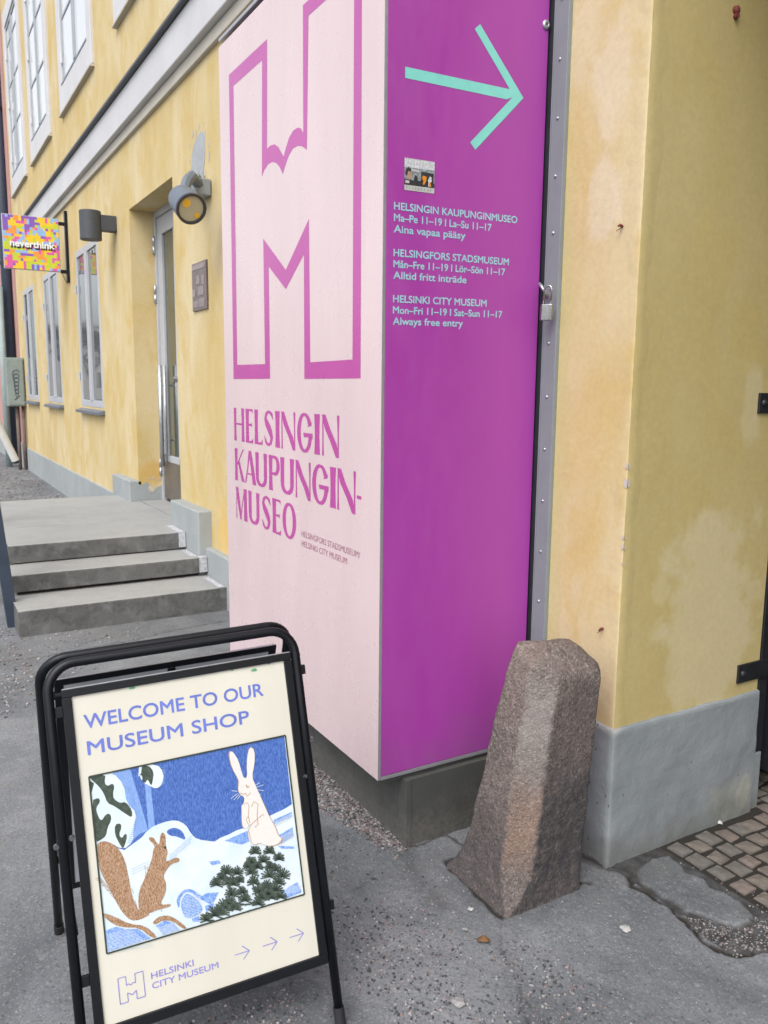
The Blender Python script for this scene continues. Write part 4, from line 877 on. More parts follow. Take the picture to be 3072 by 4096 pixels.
for k_, (s, y1_, z_) in enumerate((('HELSINGIN KAUPUNGINMUSEO', 1.7255, 2.012), ('Ma–Pe 11–19 I La–Su 11–17', 1.624, 1.980), ('Aina vapaa pääsy', 1.525, 1.948), ('HELSINGFORS STADSMUSEUM', 1.697, 1.881), ('Mån–Fre 11–19 I Lör–Sön 11–17', 1.683, 1.849), ('Alltid fritt inträde', 1.533, 1.817), ('HELSINKI CITY MUSEUM', 1.613, 1.7495), ('Mon–Fri 11–19 I Sat–Sun 11–17', 1.6765, 1.717), ('Always free entry', 1.523, 1.685))):
    if k_ % 3 == 0: mb = MB()
    text_to(mb, s, 1.2685, y1_, z_, z_+.0215, TV, .034)
    if k_ % 3 == 2: mb.build('opening_hours_print', M_textblue, cb)
# sticker with a small photograph of people
mb = MB(); SM = [M_paper, simple('sticker_grey', (.22, .25, .27), .5, .5, 160), simple('sticker_dark', (.03, .03, .035), .5, .3, 90), simple('sticker_orange', (.60, .22, .02), .5, .3, 90), simple('sticker_skin', (.38, .24, .18), .5, .2, 90), simple('sticker_pale', (.5, .52, .56), .5, .5, 300)]
def spoly(pts, mi, d):
    mb.add([TV(1.3025+.1045*x, 2.070+.0895*y, d) for x, y in pts], [tuple(range(len(pts)))], mi)
spoly([(0, 0), (1, 0), (1, 1), (0, 1)], 0, .0009)
spoly([(0, .17), (1, .17), (1, .72), (0, .72)], 1, .0011); spoly([(0, .72), (1, .72), (1, .97), (0, .97)], 5, .0011)
spoly([(0, .17), (1, .17), (1, .30), (.6, .34), (.3, .33), (0, .35)], 2, .00122); spoly([(.55, .3), (.97, .3), (.97, .62), (.55, .64)], 2, .00122)
spoly([(.02, .5), (.06, .68), (.14, .73), (.22, .66), (.22, .5), (.12, .4)], 2, .00134); spoly([(.08, .42), (.12, .60), (.24, .58), (.24, .40), (.16, .34)], 4, .00146)
spoly([(.32, .2), (.31, .40), (.35, .5), (.42, .48), (.45, .25)], 2, .00146); spoly([(.56, .45), (.62, .52), (.74, .5), (.72, .36), (.66, .24), (.60, .24), (.62, .36)], 3, .00146)
spoly([(.80, .2), (.78, .40), (.84, .52), (.90, .50), (.91, .36), (.86, .34), (.87, .2)], 5, .00146); spoly([(.82, .2), (.83, .33), (.87, .33), (.89, .2)], 3, .00158)
spoly([(.2, .62), (.48, .60), (.48, .67), (.2, .68)], 0, .00134); spoly([(.03, .22), (.16, .22), (.16, .30), (.03, .31)], 0, .00158)
for k in range(9): spoly([(.06+.1*k, .05), (.085+.1*k, .05), (.09+.1*k, .12), (.065+.1*k, .12)], 1, .0012)
for k in range(9): spoly([(.08+.1*k, .82), (.10+.1*k, .80), (.13+.1*k, .92), (.10+.1*k, .93)], 0, .0013)
mb.build('sticker', SM, cb)
scw = MB(); lathe(scw, Vector((XP, 1.826-.012, 2.624)), Vector((1, 0, 0)), [(0, .014), (.003, .015), (.007, .010), (.0075, .004), (.004, .0035)], 20); scw.build('screw', M_steel_dull, cb, smooth=True)
# steel angle on the wall beside the cabinet
tr = thing('steel_jamb', (-2.07, FY, 0), 'grey riveted steel strip between the purple panel and the yellow wall', 'strip')
bx('steel_strip', M_grey_trim, tr, -2.106, -2.045, FY-.016, FY-.001, .0, 3.3, .0015)
bx('steel_flange', M_grey_trim, tr, -2.110, -2.1065, FY-.0175, FY-.001, .0, 3.3, .0008)
bx('rubber_seal', M_rubber, tr, -2.150, -2.1105, FY-.011, FY-.001, .0, 3.3, .001)
rv = MB(); lathe(rv, Vector((0, 0, 0)), Vector((0, -1, 0)), [(0, .0052), (.002, .0048), (.0038, .0028), (.0042, .0003)], 12); r0 = rv.build('rivet', M_steel_dull, None, smooth=True)
r0.location = (-2.077, FY-.0165, .265); 
COL.objects.unlink(r0)
for k in range(16):
    o = r0.copy(); COL.objects.link(o); o.location = (-2.077, FY-.0165, .265+.1728*k); attach(o, tr)
# padlock
pk = thing('padlock', (-2.05, FY-.05, 1.71), 'small silver padlock on the dark gap beside the purple panel', 'padlock')
def pkT(x, y, z): return (-2.052+x+.06*(z), FY-.055+y, 1.716+z)
mb = MB(); hp = [(-.019, -.007), (-.012, -.011), (.012, -.011), (.019, -.007), (.019, .007), (.012, .011), (-.012, .011), (-.019, .007)]
ca_, sa_ = math.cos(.5), math.sin(.5); vs = []
for z, s in ((0, .94), (.002, 1), (.048, 1), (.050, .94)):
    vs += [pkT((x*ca_-y*sa_)*s, (x*sa_+y*ca_)*s, z) for x, y in hp]
mb.add(vs, [(j*8+i, j*8+(i+1) % 8, (j+1)*8+(i+1) % 8, (j+1)*8+i) for j in range(3) for i in range(8)]+[tuple(range(8))[::-1], tuple(range(24, 32))]); mb.build('lock_body', M_steel, pk)
def sh(x, z): return pkT(x*ca_, x*sa_, z)
MB().tube([sh(-.0125, .045), sh(-.0125, .095)]+[sh(-.0125*math.cos(a), .095+.0125*math.sin(a)) for a in (.5, 1, 1.57, 2.1, 2.6)]+[sh(.0125, .095), sh(.0125, .045)], .0032, 10).build('shackle', M_steel, pk, smooth=True)
MB().tube([(-2.118, FY-.012, 1.828), (-2.095, FY-.050, 1.835), (-2.070, FY-.055, 1.815), (-2.075, FY-.03, 1.795), (-2.11, FY-.012, 1.800)], .005, 8).build('hasp', M_steel_dull, pk, smooth=True)

# ------------------------------------------------------------------ guard stone
gs = MB(); NZ, NA = 90, 120
def interp(z, tab):
    for (a, *p), (b_, *q) in zip(tab[:-1], tab[1:]):
        if z <= b_: t = (z-a)/(b_-a); return [u+(v-u)*t for u, v in zip(p, q)]
    return list(tab[-1][1:])
#      z     X0      X1      Y0     Y1     chamX  chamY
TAB = [(-.05, -2.00, -1.655, 1.385, 1.70, .004, .004), (0, -1.980, -1.662, 1.392, 1.70, .006, .008), (.03, -1.950, -1.663, 1.400, 1.70, .022, .030), (.08, -1.925, -1.664, 1.412, 1.705, .045, .058), (.15, -1.905, -1.665, 1.420, 1.71, .058, .068), (.30, -1.878, -1.666, 1.437, 1.72, .060, .070), (.50, -1.848, -1.667, 1.462, 1.735, .058, .068), (.66, -1.818, -1.672, 1.490, 1.75, .052, .066), (.70, -1.812, -1.676, 1.500, 1.755, .050, .064)]
def section(z):
    X0, X1, Y0, Y1, cx_, cy_ = interp(z, TAB); r = .02
    return [(X0+.015, Y0), (X1-cx_, Y0), (X1, Y0+cy_), (X1, Y1-.03), (X1-.03, Y1), (X0+.03, Y1), (X0, Y1-.03), (X0, Y0+.015)]
def resample(poly, n):
    P = [Vector(p) for p in poly]; P.append(P[0]); ls = [(b_-a).length for a, b_ in zip(P[:-1], P[1:])]; out = []
    per = [.22, .07, .21, .04, .20, .05, .18, .03]; cum = [0]
    for q in per: cum.append(cum[-1]+q)
    for i in range(n):
        t = i/n
        for k in range(8):
            if cum[k] <= t < cum[k+1]: f = (t-cum[k])/per[k]; out.append(P[k]+(P[k+1]-P[k])*f); break
    return out
vs = []; levels = [(-.05+.75*i/NZ, 1., 0) for i in range(NZ+1)]
for i in range(1, 17):
    a = i/16; levels.append((.70, 1-a, .010+.040*(1-(1-a)**1.9)))
for z, s, dz in levels:
    S_ = resample(section(z), NA); c = Vector((sum(p.x for p in S_)/NA, sum(p.y for p in S_)/NA))
    for k_ in range(0): S_ = [(S_[i-1]+S_[i]*2+S_[(i+1) % NA])/4 for i in range(NA)]
    for p in S_:
        q = c+(p-c)*max(s, .001); zz = z+dz+(-.50*(q.x+1.72)-.12*(q.y-1.55))*max(0, (z-.40)/.30)
        nv = Vector((q.x, q.y, zz)); d_ = (p-c).normalized()
        f = .004*mnoise.noise(nv*9)+.0026*mnoise.noise(nv*30)+.0018*mnoise.noise(nv*85)
        vs.append((q.x+d_.x*f*min(1, s+.2), q.y+d_.y*f*min(1, s+.2), zz+(f if s < .98 else 0)))
fs = [(j*NA+i, j*NA+(i+1) % NA, (j+1)*NA+(i+1) % NA, (j+1)*NA+i) for j in range(len(levels)-1) for i in range(NA)]
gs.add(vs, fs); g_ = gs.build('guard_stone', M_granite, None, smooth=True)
wa = g_.data.color_attributes.new('wear_tone', 'FLOAT_COLOR', 'POINT'); wc = []
def sst(a, b_, x): t = min(max((x-a)/(b_-a), 0), 1); return t*t*(3-2*t)
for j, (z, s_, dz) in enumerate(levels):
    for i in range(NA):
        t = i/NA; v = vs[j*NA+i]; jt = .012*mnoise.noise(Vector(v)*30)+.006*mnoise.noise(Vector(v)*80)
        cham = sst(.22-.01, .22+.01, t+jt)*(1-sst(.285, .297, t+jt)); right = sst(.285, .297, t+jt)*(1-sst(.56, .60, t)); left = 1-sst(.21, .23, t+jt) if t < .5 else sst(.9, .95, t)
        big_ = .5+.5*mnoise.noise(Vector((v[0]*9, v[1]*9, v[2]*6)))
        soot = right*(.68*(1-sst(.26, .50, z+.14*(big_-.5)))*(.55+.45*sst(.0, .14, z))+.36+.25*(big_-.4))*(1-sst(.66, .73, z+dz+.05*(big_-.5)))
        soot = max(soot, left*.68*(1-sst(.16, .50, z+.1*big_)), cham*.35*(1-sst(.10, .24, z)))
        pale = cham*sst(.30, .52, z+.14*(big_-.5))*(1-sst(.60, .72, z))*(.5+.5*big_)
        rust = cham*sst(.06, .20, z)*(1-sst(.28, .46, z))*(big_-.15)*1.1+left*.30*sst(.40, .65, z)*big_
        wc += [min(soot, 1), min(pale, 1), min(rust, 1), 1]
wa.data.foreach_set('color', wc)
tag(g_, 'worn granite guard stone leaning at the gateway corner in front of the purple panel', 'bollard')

# ------------------------------------------------------------------ gate
gt = thing('iron_gate', (-1.74, 2.58, 0), 'black iron gate at the right edge beyond the yellow gateway wall', 'gate')
for z in (.497, 1.428):
    s_ = bx('hinge_strap', M_iron, gt, GX+.0005, GX+.009, 2.428, 2.60, z, z+.066, .002)
    mb = MB(); lathe(mb, Vector((GX+.009, 2.452, z+.033)), Vector((1, 0, 0)), [(0, .013), (.004, .012), (.008, .007), (.009, .0005)], 14); mb.build('bolt', M_iron, s_, smooth=True)
bx('gate_post', M_iron, gt, GX-.045, GX+.004, 2.556, 2.60, .215, 3.2, .003)
mb = MB()
for z in (.62, 1.52, 2.4): mb.tube([(GX+.012, 2.62, z), (GX+.012, 2.62, z+.09)], .018, 12)
mb.build('hinge', M_iron, gt)
lf_ = MB(); lx = GX+.0
bx('gate_frame', M_iron, gt, lx-.03, lx+.01, 2.64, 2.70, .12, 3.1, .003); bx('gate_frame', M_iron, gt, lx-.03, lx+.01, 3.9, 3.96, .12, 3.1, .003)
for z in (.12, .95, 3.04): bx('gate_rail', M_iron, gt, lx-.03, lx+.01, 2.702, 3.898, z, z+.06, .003)
bx('gate_sheet', M_iron, gt, lx-.015, lx-.008, 2.702, 3.898, .182, .948, 0)
for k in range(10): bx('gate_bar', M_iron, gt, lx-.018, lx-.002, 2.78+.11*k, 2.80+.11*k, 1.012, 3.038, 0)
mb = MB(); lathe(mb, Vector((GX, 2.184, 2.602)), Vector((1, 0, 0)), [(0, .012), (.01, .011), (.014, .006), (.015, .0005)], 14)
mb.tube([(GX, 2.184, 2.585), (GX+.012, 2.184, 2.585)], .008, 8); o = mb.build('rusty_bolt', M_rustred, None); tag(o, 'rusty red bolt high on the gateway wall', 'bolt')

# ------------------------------------------------------------------ A-board
KS = .954
hv = Vector((.082, .996, .03)).normalized(); nv_ = hv.cross(Vector((0, 0, 1))).normalized(); uv_ = nv_.cross(hv)
if uv_.z < 0: uv_ = -uv_
SO = Vector((-1.8126, .5104, .071))
def SG(u, d, w): return SO+KS*(u*hv+d*nv_+w*uv_)
def PO(u, v, off=0.): return SG(-.224+u, .022+.264*v+.9645*off, .798-.9645*v+.264*off)
ab = thing('sidewalk_sign', (-1.81, .51, 0), 'black folding pavement sign with museum shop poster of rabbit and squirrel', 'sign')
def utube(name, uL, uR, dfun, wtop, wbot, rc, r):
    pts = [SG(uL, dfun(wbot), wbot)]
    pts.append(SG(uL, dfun(wtop-rc-.1), wtop-rc-.1))
    for i in range(9):
        a = i/8*math.pi/2; w_ = wtop-rc+rc*math.sin(a); pts.append(SG(uL+rc-rc*math.cos(a), dfun(w_), w_))
    for i in range(9):
        a = i/8*math.pi/2; w_ = wtop-rc+rc*math.cos(a); pts.append(SG(uR-rc+rc*math.sin(a), dfun(w_), w_))
    pts.append(SG(uR, dfun(wtop-rc-.1), wtop-rc-.1)); pts.append(SG(uR, dfun(wbot), wbot))
    MB().tube(pts, r*KS, 16).build(name, M_black, ab, smooth=True)
    for u in (uL, uR):
        MB().tube([SG(u, dfun(wbot-.004), wbot-.004), SG(u, dfun(wbot+.04), wbot+.04)], (r+.0022)*KS, 14).build('rubber_foot', M_blackmatt, ab)
dF = lambda w: .241-.275*w
dB = lambda w: -.385+.40*w
utube('front_tube', -.272, .318, dF, .873, -.073, .062, .0115)
utube('rear_tube', -.285, .322, dB, .877, -.070, .062, .0115)
def panel(parent, front):
    W_, H_ = .508, .728; fw_ = .0205
    T = (lambda u, v, o: PO(u, v, o)) if front else (lambda u, v, o: SG(-.234+u, dB(.796-.93*v)-.012-o, .796-.93*v))
    def bar(u0, u1, v0, v1, o0=-.010, o1=.006, name='panel_frame'):
        MB().box(u0, u1, v0, v1, o0, o1, T=T).build(name, M_black, parent, bevel=.0012)
    bar(-fw_, W_+fw_, -.0185, -.0005); bar(-fw_, W_+fw_, H_+.0005, H_+.024); bar(-fw_, 0, 0, H_); bar(W_, W_+fw_, 0, H_)
    MB().box(0, W_, 0, H_, -.008, -.003, T=T).build('backing_sheet', simple('grey_backing', (.46, .48, .52), .5, .05, 20), parent)
    for v in (.03, .62):
        bar(-fw_-.035, -fw_, v-.012, v+.012, -.008, .002, 'bracket'); bar(W_+fw_, W_+fw_+.035, v-.012, v+.012, -.008, .002, 'bracket')
    if front: bar(-fw_-.02, W_+fw_+.03, -.012, -.004, -.020, -.011, 'cross_bar')
    MB().box(-fw_+.002, W_+fw_-.002, -.0205, -.0187, -.009, .001 if front else -.001, T=T).build('edge_strip', M_alu, parent)  # pale metal strip put in for the highlight on the frame edge
    if not front: bar(W_/2-.010, W_/2+.010, 0, H_, -.013, -.0085, 'cross_bar')
panel(ab, True); panel(ab, False)
# top edge of each panel, its highlight laid on as a pale strip
for u, w_, d_ in ((-.286, .492, dF(.49)+.003), (-.252, .50, dF(.5)-.002), (.331, .60, dF(.6)+.003), (.303, .515, dF(.515))):
    c_ = SG(u, d_, w_); MB().tube([c_, c_+nv_*.006], .006, 10).build('bolt', M_steel, ab)
for s in (-.262, .305):
    a = SG(s, dF(.30), .30); b_ = SG(s, dB(.30), .30); MB().tube([a, b_], .004, 8).build('stay', M_black, ab)

# poster
M_cream = panel_mat('cream_paper', (.575, .560, .490), .45, .15)
M_bluetext = simple('lilac_blue_ink', (.115, .155, .50), .5, .15, 14)
M_lilac = simple('lilac_ink', (.22, .20, .52), .5, .1, 20)
def ink(name, a, b_, sc=(60, 60, 60), th=(.42, .62)):
    m, nt, b = new_mat(name); mp = nt.nodes.new('ShaderNodeTexCoord'); mm = nt.nodes.new('ShaderNodeMapping'); mm.inputs['Scale'].default_value = sc
    L(nt, mp.outputs['Object'], mm.inputs['Vector']); n = noise(nt, mm.outputs[0], 6, 5, .65)
    L(nt, mix(nt, ramp(nt, n, *th), a, b_), b.inputs['Base Color']); b.inputs['Roughness'].default_value = .45; return m
PM = [ink('art_snow', (.60, .67, .72), (.52, .62, .70), (3, 3, 3)), ink('art_sky', (.030, .085, .33), (.085, .18, .50), (60, 60, 12)), ink('art_sky_light', (.16, .28, .60), (.22, .36, .66), (60, 60, 12)),
      ink('art_fir', (.030, .048, .038), (.060, .085, .062), (20, 20, 20)), ink('art_brown', (.23, .115, .055), (.44, .30, .20), (70, 70, 25)), ink('art_rabbit', (.66, .64, .62), (.52, .44, .40), (90, 90, 60), (.5, .75)),
      ink('art_outline', (.36, .22, .14), (.44, .30, .22)), ink('art_hatch', (.10, .22, .58), (.30, .44, .74), (40, 40, 40)), ink('art_border', (.02, .03, .02), (.035, .05, .035))]
SNOW, SKY, SKYL, FIR, BRN, RAB, OUTL, HAT, BOR = range(9)
mb = MB(); mb.quad(PO(0, 0, .0), PO(.508, 0, .0), PO(.508, .728, .0), PO(0, .728, .0)); ps = mb.build('poster', M_cream, ab)
# picture coordinates measured on the print, rectified to the sheet
src = [(80, 283), (1450, 5), (1578, 1105), (198, 1530)]; dst = [(.020, .184), (.489, .184), (.489, .575), (.020, .575)]
A = []; B = []
for (x, y), (u, v) in zip(src, dst):
    A.append([x, y, 1, 0, 0, 0, -u*x, -u*y]); B.append(u); A.append([0, 0, 0, x, y, 1, -v*x, -v*y]); B.append(v)
Hm = np.linalg.solve(np.array(A, float), np.array(B, float))
def art(x, y):
    w = float(Hm[6]*x+Hm[7]*y+1); return (float(Hm[0]*x+Hm[1]*y+Hm[2])/w, float(Hm[3]*x+Hm[4]*y+Hm[5])/w)
pic = MB(); lay = [0]
def ap(pts, mi, closed_smooth=0):
    lay[0] += 1; off = .0004+.000045*lay[0]
    P = [art(*p) for p in pts]
    for _ in range(closed_smooth):
        Q = []
        for i in range(len(P)):
            a, b_ = P[i], P[(i+1) % len(P)]; Q += [(a[0]*.75+b_[0]*.25, a[1]*.75+b_[1]*.25), (a[0]*.25+b_[0]*.75, a[1]*.25+b_[1]*.75)]
        P = Q
    P = [(min(max(u, .0205), .4885), min(max(v, .1845), .5745)) for u, v in P]
    import mathutils.geometry as mg
    tr_ = mg.tessellate_polygon([[Vector((u, v, 0)) for u, v in P]])
    pic.add([PO(u, v, off) for u, v in P], [tuple(t) for t in tr_], mi)
def line(pts, w, mi, same=False):
    if not same: lay[0] += 1
    off = .0004+.000045*lay[0]; P = [(*art(*p), w) for p in pts]; a, b_ = rib_n(P); n = len(a)
    pic.add([PO(u, v, off) for u, v in a+b_], [(i, i+1, n+i+1, n+i) for i in range(n-1)], mi)
ap([(80, 283), (1450, 5), (1578, 1105), (198, 1530)], SNOW)
ap([(250, 248), (1445, 8), (1497, 490), (1380, 545), (1190, 640), (1000, 715), (960, 742), (850, 730), (790, 700), (700, 690), (600, 650), (480, 690), (330, 800), (250, 780)], SKY)
ap([(250, 248), (440, 210), (540, 640), (430, 690), (360, 760), (300, 700)], SKYL)
ap([(372, 230), (440, 214), (540, 640), (500, 668)], SKY)
ap([(475, 330), (515, 330), (545, 640), (500, 660)], SKYL)
# hill line, arch
ap([(330, 810), (430, 740), (500, 650), (600, 605), (690, 588), (760, 620), (800, 690), (840, 725), (960, 742), (1200, 765), (1510, 790), (1560, 1100), (198, 1530), (150, 1000)], SNOW, 1)
ap([(620, 670), (660, 645), (700, 645), (740, 670), (765, 735), (700, 705), (650, 700)], SKY, 1)
# slope right of the hare
ap([(960, 742), (1120, 660), (1300, 605), (1500, 480), (1505, 560), (1380, 640), (1200, 740), (1100, 760)], SNOW)
ap([(1370, 590), (1495, 535), (1498, 570), (1375, 620)], HAT); ap([(1400, 700), (1500, 640), (1508, 700), (1420, 760)], HAT)
ap([(1030, 735), (1190, 665), (1200, 740), (1150, 762)], HAT)
ap([(1400, 770), (1510, 775), (1512, 790), (1420, 790)], HAT)
# snowy fir on the left
ap([(82, 286), (245, 250), (330, 340), (345, 470), (420, 540), (395, 640), (390, 740), (320, 800), (200, 730), (130, 745)], SNOW, 1)
ap([(82, 286), (200, 262), (190, 330), (215, 350), (245, 330), (262, 350), (250, 400), (255, 440), (300, 470), (340, 460), (385, 520), (385, 575), (330, 540), (260, 490), (210, 470), (185, 400), (150, 350), (115, 320), (95, 300)], FIR, 1)
ap([(86, 310), (118, 330), (100, 390), (92, 400)], FIR); ap([(96, 450), (150, 430), (160, 460), (130, 500), (135, 540), (165, 600), (200, 545), (232, 545), (238, 590), (210, 640), (200, 700), (160, 730), (124, 745)], FIR, 1)
ap([(262, 620), (300, 610), (310, 640), (290, 690), (310, 720), (335, 680), (350, 700), (330, 770), (315, 790), (285, 740), (262, 690)], FIR, 1)
ap([(430, 215), (560, 195), (610, 260), (600, 340), (555, 372), (510, 350), (470, 330), (440, 290)], SNOW, 1)
ap([(440, 212), (500, 204), (540, 250), (530, 320), (520, 352), (495, 300), (480, 330), (455, 320), (460, 280), (430, 270)], FIR, 1)
ap([(435, 214), (455, 210), (450, 260), (430, 285)], SNOW)
# light dashes on the fir rim
lay[0] += 1
for i in range(34):
    t = i/33
    x = 290+60*math.sin(t*3.1)+(80*t if t < .6 else 48); y = 270+480*t
    line([(x+8, y), (x+30, y-4)], .0011, HAT, True)
for i in range(12): line([(585+18*math.sin(i*.3), 225+i*11), (612+14*math.sin(i*.3), 222+i*11)], .0011, HAT, True)
# squirrel
ap([(130, 760), (170, 735), (230, 745), (290, 790), (335, 880), (355, 980), (372, 1080), (395, 1170), (440, 1240), (520, 1245), (440, 1290), (370, 1298), (310, 1240), (265, 1160), (215, 1060), (160, 960), (140, 860)], BRN, 1)
ap([(545, 770), (490, 715), (530, 705), (560, 755), (575, 760), (582, 690), (600, 672), (620, 700), (618, 770), (634, 810), (625, 850), (618, 880), (650, 870), (690, 850), (718, 860), (710, 885), (660, 895), (625, 935), (600, 985), (622, 1030), (618, 1100), (580, 1168), (600, 1185), (650, 1175), (655, 1195), (560, 1220), (500, 1245), (440, 1252), (422, 1190), (430, 1080), (470, 1000), (500, 920), (525, 850), (530, 800)], BRN, 1)
lay[0] += 1
rr = random.Random(2)
for i in range(46):
    t = i/45; x = 160+260*t; y = 990+290*t; line([(x-4, y), (x-30-8*rr.random(), y+6+8*rr.random())], .0010, BRN, True)
for i in range(40):
    x = rr.uniform(470, 590); y = rr.uniform(900, 1200); line([(x, y), (x+6, y+34)], .0012, OUTL, True)
for i in range(60):
    t = rr.random(); x = 175+230*t+rr.uniform(-30, 60); y = 800+420*t; line([(x, y), (x+12, y+34)], .0012, OUTL, True)
ap([(605, 770), (625, 775), (622, 792), (608, 790)], BOR)
# branches below
ap([(170, 1240), (260, 1270), (360, 1320), (470, 1330), (560, 1410), (520, 1420), (430, 1345), (320, 1345), (250, 1325), (178, 1270)], BRN, 1)
ap([(520, 1310), (560, 1270), (620, 1255), (680, 1275), (770, 1345), (740, 1355), (670, 1300), (600, 1290), (540, 1325)], BRN, 1)
ap([(186, 1370), (260, 1340), (330, 1355), (420, 1355), (510, 1420), (198, 1522)], HAT); ap([(545, 1330), (610, 1295), (665, 1310), (715, 1360), (600, 1395)], HAT)
ap([(720, 1180), (745, 1110), (790, 1105), (860, 1170), (880, 1230), (790, 1280), (740, 1260)], HAT, 1)
ap([(700, 1200), (690, 1140), (740, 1075), (800, 1070), (850, 1110), (950, 1170), (930, 1180), (840, 1130), (790, 1090), (745, 1095), (712, 1150), (715, 1200)], HAT, 1)
ap([(860, 1130), (900, 1100), (985, 1095), (950, 1165)], HAT); ap([(890, 1190), (950, 1170), (960, 1200), (900, 1230)], HAT); ap([(800, 1280), (850, 1260), (850, 1300), (805, 1300)], HAT)
ap([(1420, 1090), (1530, 1020), (1560, 1090), (1450, 1135)], HAT); ap([(920, 880), (990, 870), (1000, 890), (940, 905)], HAT)
lay[0] += 1
for i in range(16): line([(198, 1395+i*9), (360+i*11, 1350+i*8)], .0009, SNOW, True)
for i in range(10): line([(560+i*3, 1345+i*6), (665+i*5, 1312+i*5)], .0009, SNOW, True)
for i in range(14): line([(735, 1130+i*11), (860, 1110+i*11)], .0008, SNOW, True)
for i in range(12): line([(1425+i*10, 1120-i*3), (1470+i*8, 1040)], .0008, SNOW, True)
for i in range(8): line([(1380, 600+i*4+2), (1495, 545+i*4)], .0006, SNOW, True); line([(1410, 715+i*7), (1505, 655+i*7)], .0008, SNOW, True)
for i in range(26): line([(640+rr.uniform(0, 120), 870-rr.uniform(0, 130)), (648+rr.uniform(0, 120), 868-rr.uniform(0, 130))], .0007, HAT, True) if 0 else None
for i in range(14):
    for j in range(3): line([(650+i*11-j*4, 835-i*10+j*22), (658+i*11-j*4, 828-i*10+j*22)], .0010, HAT, True)
for i in range(12):
    for j in range(3): line([(375+i*11, 935-i*5+j*18), (382+i*11, 932-i*5+j*18)], .0009, HAT, True)
# hare
HR = [(1130, 310), (1085, 230), (1065, 150), (1070, 110), (1095, 120), (1130, 180), (1150, 260), (1165, 300), (1190, 295), (1185, 200), (1195, 110), (1215, 83), (1240, 110), (1240, 200), (1220, 290), (1245, 350), (1280, 430), (1310, 500), (1340, 570), (1375, 630), (1400, 700), (1425, 715), (1420, 735), (1385, 765), (1320, 770), (1270, 745), (1240, 765), (1205, 740), (1190, 680), (1200, 640), (1215, 610), (1190, 640), (1170, 655), (1150, 620), (1150, 520), (1148, 490), (1165, 475), (1170, 430), (1140, 415), (1125, 380), (1130, 340)]
cxh, cyh = 1230, 450
ap([(cxh+(x-cxh)*1.045+0, cyh+(y-cyh)*1.012) for x, y in HR], OUTL, 1); ap(HR, RAB, 1)
line([(1180, 345), (1190, 365), (1203, 355)], .0035, OUTL); line([(1140, 400), (1160, 412), (1175, 405), (1190, 425), (1210, 400)], .0022, OUTL)
line([(1165, 480), (1190, 470), (1200, 495), (1195, 560), (1205, 610)], .0018, OUTL); line([(1215, 500), (1235, 462), (1262, 480), (1255, 560), (1262, 620), (1240, 640)], .0020, OUTL)
line([(1215, 620), (1260, 580), (1300, 550)], .0018, OUTL); line([(1195, 560), (1180, 590), (1195, 620)], .0016, OUTL)
line([(1215, 740), (1195, 660), (1225, 610)], .0015, OUTL)
lay[0] += 1
for a, b_ in (((1245, 365), (1300, 345)), ((1248, 380), (1305, 385)), ((1250, 395), (1280, 415)), ((1120, 390), (1080, 385)), ((1120, 405), (1075, 440)), ((1130, 412), (1095, 450)), ((1140, 418), (1120, 445)), ((1240, 350), (1275, 330))): line([a, b_], .0012, SNOW, True)
# pine sprays
sprays = [(1240, 800, 45), (1340, 800, 42), (1405, 845, 42), (1215, 870, 45), (1300, 860, 48), (1040, 940, 52), (1115, 945, 50), (970, 1020, 52), (1060, 1010, 50), (1130, 1000, 40), (1215, 940, 50), (1230, 1010, 48), (1340, 960, 60), (1430, 960, 58), (1400, 1010, 50), (1320, 1040, 50), (1080, 1090, 60), (1150, 1080, 40), (1290, 1110, 60), (1350, 1110, 55), (1415, 1110, 45), (1030, 1180, 65), (1000, 1215, 60), (1065, 1150, 55), (1170, 1130, 50), (1330, 1085, 55), (1385, 1060, 50), (1380, 920, 45), (1265, 1070, 50), (1090, 1020, 50), (1010, 980, 45), (1190, 900, 40), (1260, 905, 42), (1345, 905, 42), (960, 1230, 65), (900, 1270, 50), (1100, 1190, 50), (1260, 1155, 50)]
for cx_, cy_, r_ in sprays:
    lay[0] += .25
    for k in range(13):
        a = -math.pi*.5+(k-6)*.30+rr.uniform(-.06, .06); l = r_*rr.uniform(.8, 1.1)
        line([(cx_, cy_+r_*.4), (cx_+l*.6*math.cos(a), cy_+r_*.4+l*.75*math.sin(a)), (cx_+l*math.cos(a), cy_+r_*.4+l*1.15*math.sin(a))], .0030, FIR, True)
for a, b_ in (((1240, 860), (1215, 1010)), ((1215, 1010), (1260, 1160)), ((1340, 1000), (1260, 1120)), ((1060, 1040), (1060, 1160)), ((1060, 1160), (1180, 1180)), ((970, 1240), (1120, 1200)), ((1130, 1180), (1250, 1170))): line([a, b_], .0035, FIR)
# border, twice ruled
Bd = [(80, 283), (1450, 5), (1578, 1105), (198, 1530), (80, 283)]
lay[0] += 1
for a, b_ in zip(Bd[:-1], Bd[1:]): line([a, b_], .0036, BOR, True)
pic.build('picture_print', PM, ps)
PT = lambda u, v, d: PO(u, -v, d)
tm = MB(); text_to(tm, 'WELCOME TO OUR', .021, .447, -.0770, -.0450, PT, .022); tm.build('headline_print', M_bluetext, ps); tm = MB(); text_to(tm, 'MUSEUM SHOP', .0225, .4035, -.1365, -.1050, PT, .022); tm.build('headline_print', M_bluetext, ps)
tm = MB(); text_to(tm, 'HELSINKI', .109, .206, -.6595, -.6455, PT, .02); text_to(tm, 'CITY MUSEUM', .109, .262, -.6815, -.6675, PT, .02)
def pline(pts, w, closed=False):
    P = [(*p, w) for p in pts]+([(*pts[0], w)] if closed else [])
    for k in range(len(P)-1):
        a, b_ = rib_n(P[k:k+2]); tm.add([PO(u, v, .0006+.00004*k) for u, v in (a[0], a[1], b_[1], b_[0])], [(0, 1, 2, 3)])
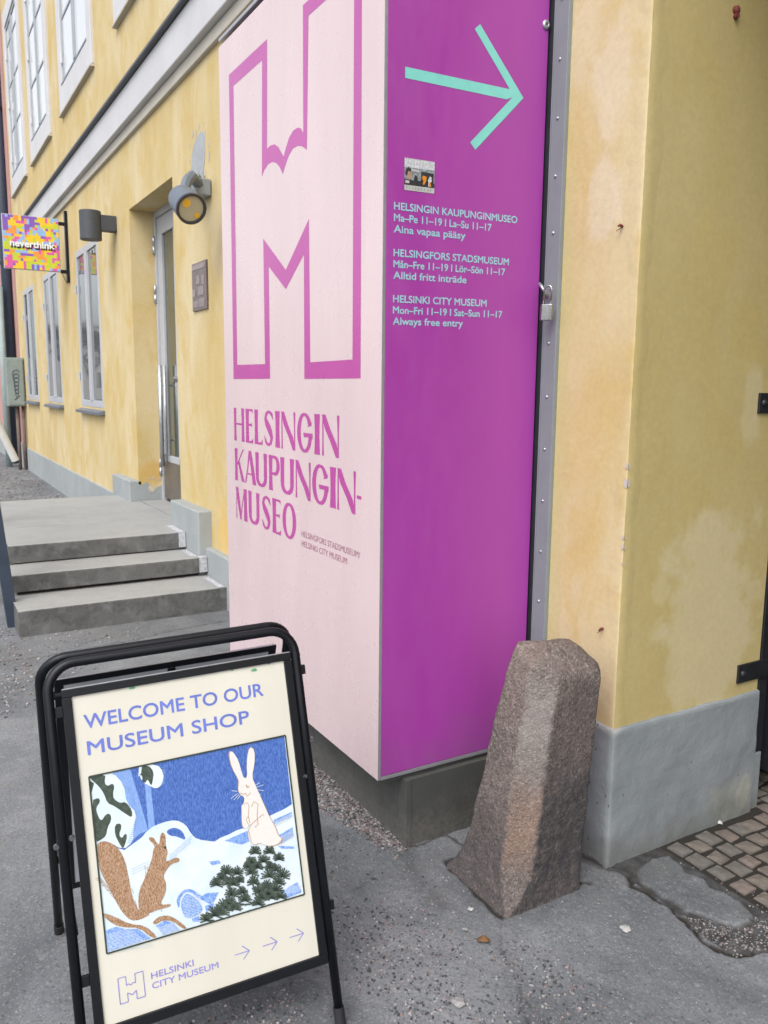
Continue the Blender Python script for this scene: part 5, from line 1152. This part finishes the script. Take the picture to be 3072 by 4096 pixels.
pline([(.0375, .636), (.0545, .636), (.0545, .656), (.0595, .6535), (.0640, .6575), (.0690, .6535), (.0745, .6555), (.0745, .636), (.0925, .636), (.0925, .691), (.0745, .691), (.0745, .672), (.0650, .679), (.0550, .672), (.0550, .691), (.0375, .691)], .0019, True)
for x in (.302, .3715, .4395):
    pline([(x, .6655), (x+.036, .6655)], .0021); pline([(x+.020, .650), (x+.0365, .6655), (x+.020, .681)], .0021)
tm.build('logo_print', M_lilac, ps)
tp = MB(); M_tape = simple('green_tape', (.10, .32, .16), .5, .2, 90)
for u, v, r_ in ((.135, .0025, .008), (.43, .010, .009), (.375, .0015, .004), (.47, .001, .004)):
    tp.add([PO(u+r_*math.cos(i*.9)*(1.2 if i % 2 else .8), max(.0003, v+r_*.45*math.sin(i*.9)), .0007) for i in range(7)], [tuple(range(7))])
tp.build('tape_scraps', M_tape, ps)

# ------------------------------------------------------------------ across the street, seen mirrored in the ground floor panes
ob = thing('far_building', (-95, -9, 0), 'pale house across the square mirrored in the ground floor windows', 'building')
bx('wall', M_pale_stone, ob, -100, -90, -30, -5, 0, 6.2, 0); bx('roof', M_roofm, ob, -100.4, -89.6, -30.4, -4.6, 6.201, 7.0, 0)
for k in range(7):
    for z in (1.2, 3.8): bx('window', M_glass, ob, -89.995, -89.95, -29+3.4*k, -27.7+3.4*k, z, z+1.6, 0)
def bare_tree(x, y, h, seed):
    t = thing('bare_tree', (x, y, 0), ('leafless tree second nearest the yellow facade, mirrored low in the panes', 'leafless tree mirrored beyond the two nearest ones in the panes', 'farthest and tallest of the leafless trees mirrored in the panes', 'nearest and lowest of the leafless trees mirrored in the panes')[seed], 'tree', 'trees mirrored in the windows')
    rr = random.Random(seed); mb = MB(); tr_ = MB()
    def br(p, d_, l, r_, dep):
        q = p+d_*l; (tr_ if dep == 0 else mb).tube([p, (p+q)/2+Vector((rr.uniform(-.05, .05)*l,)*3), q], [r_, r_*.85, r_*.7], 5 if dep < 3 else 3, caps=False)
        if dep >= 6: return
        for _ in range(3 if dep < 4 else 3):
            nd = (d_+Vector((rr.uniform(-.8, .8), rr.uniform(-.8, .8), rr.uniform(-.25, .6)))).normalized(); br(q, nd, l*rr.uniform(.62, .8), r_*.62, dep+1)
    br(Vector((x, y, 0)), Vector((0, 0, 1)), h*.28, .16, 0); tr_.build('trunk', M_twig, t); mb.build('crown', M_twig, t)
for k, (x, y, h) in enumerate(((-52, -4.6, 6.2), (-60, -7.6, 6.6), (-66, -10.8, 7.0), (-48, -7.4, 5.6))): bare_tree(x, y, h, k)
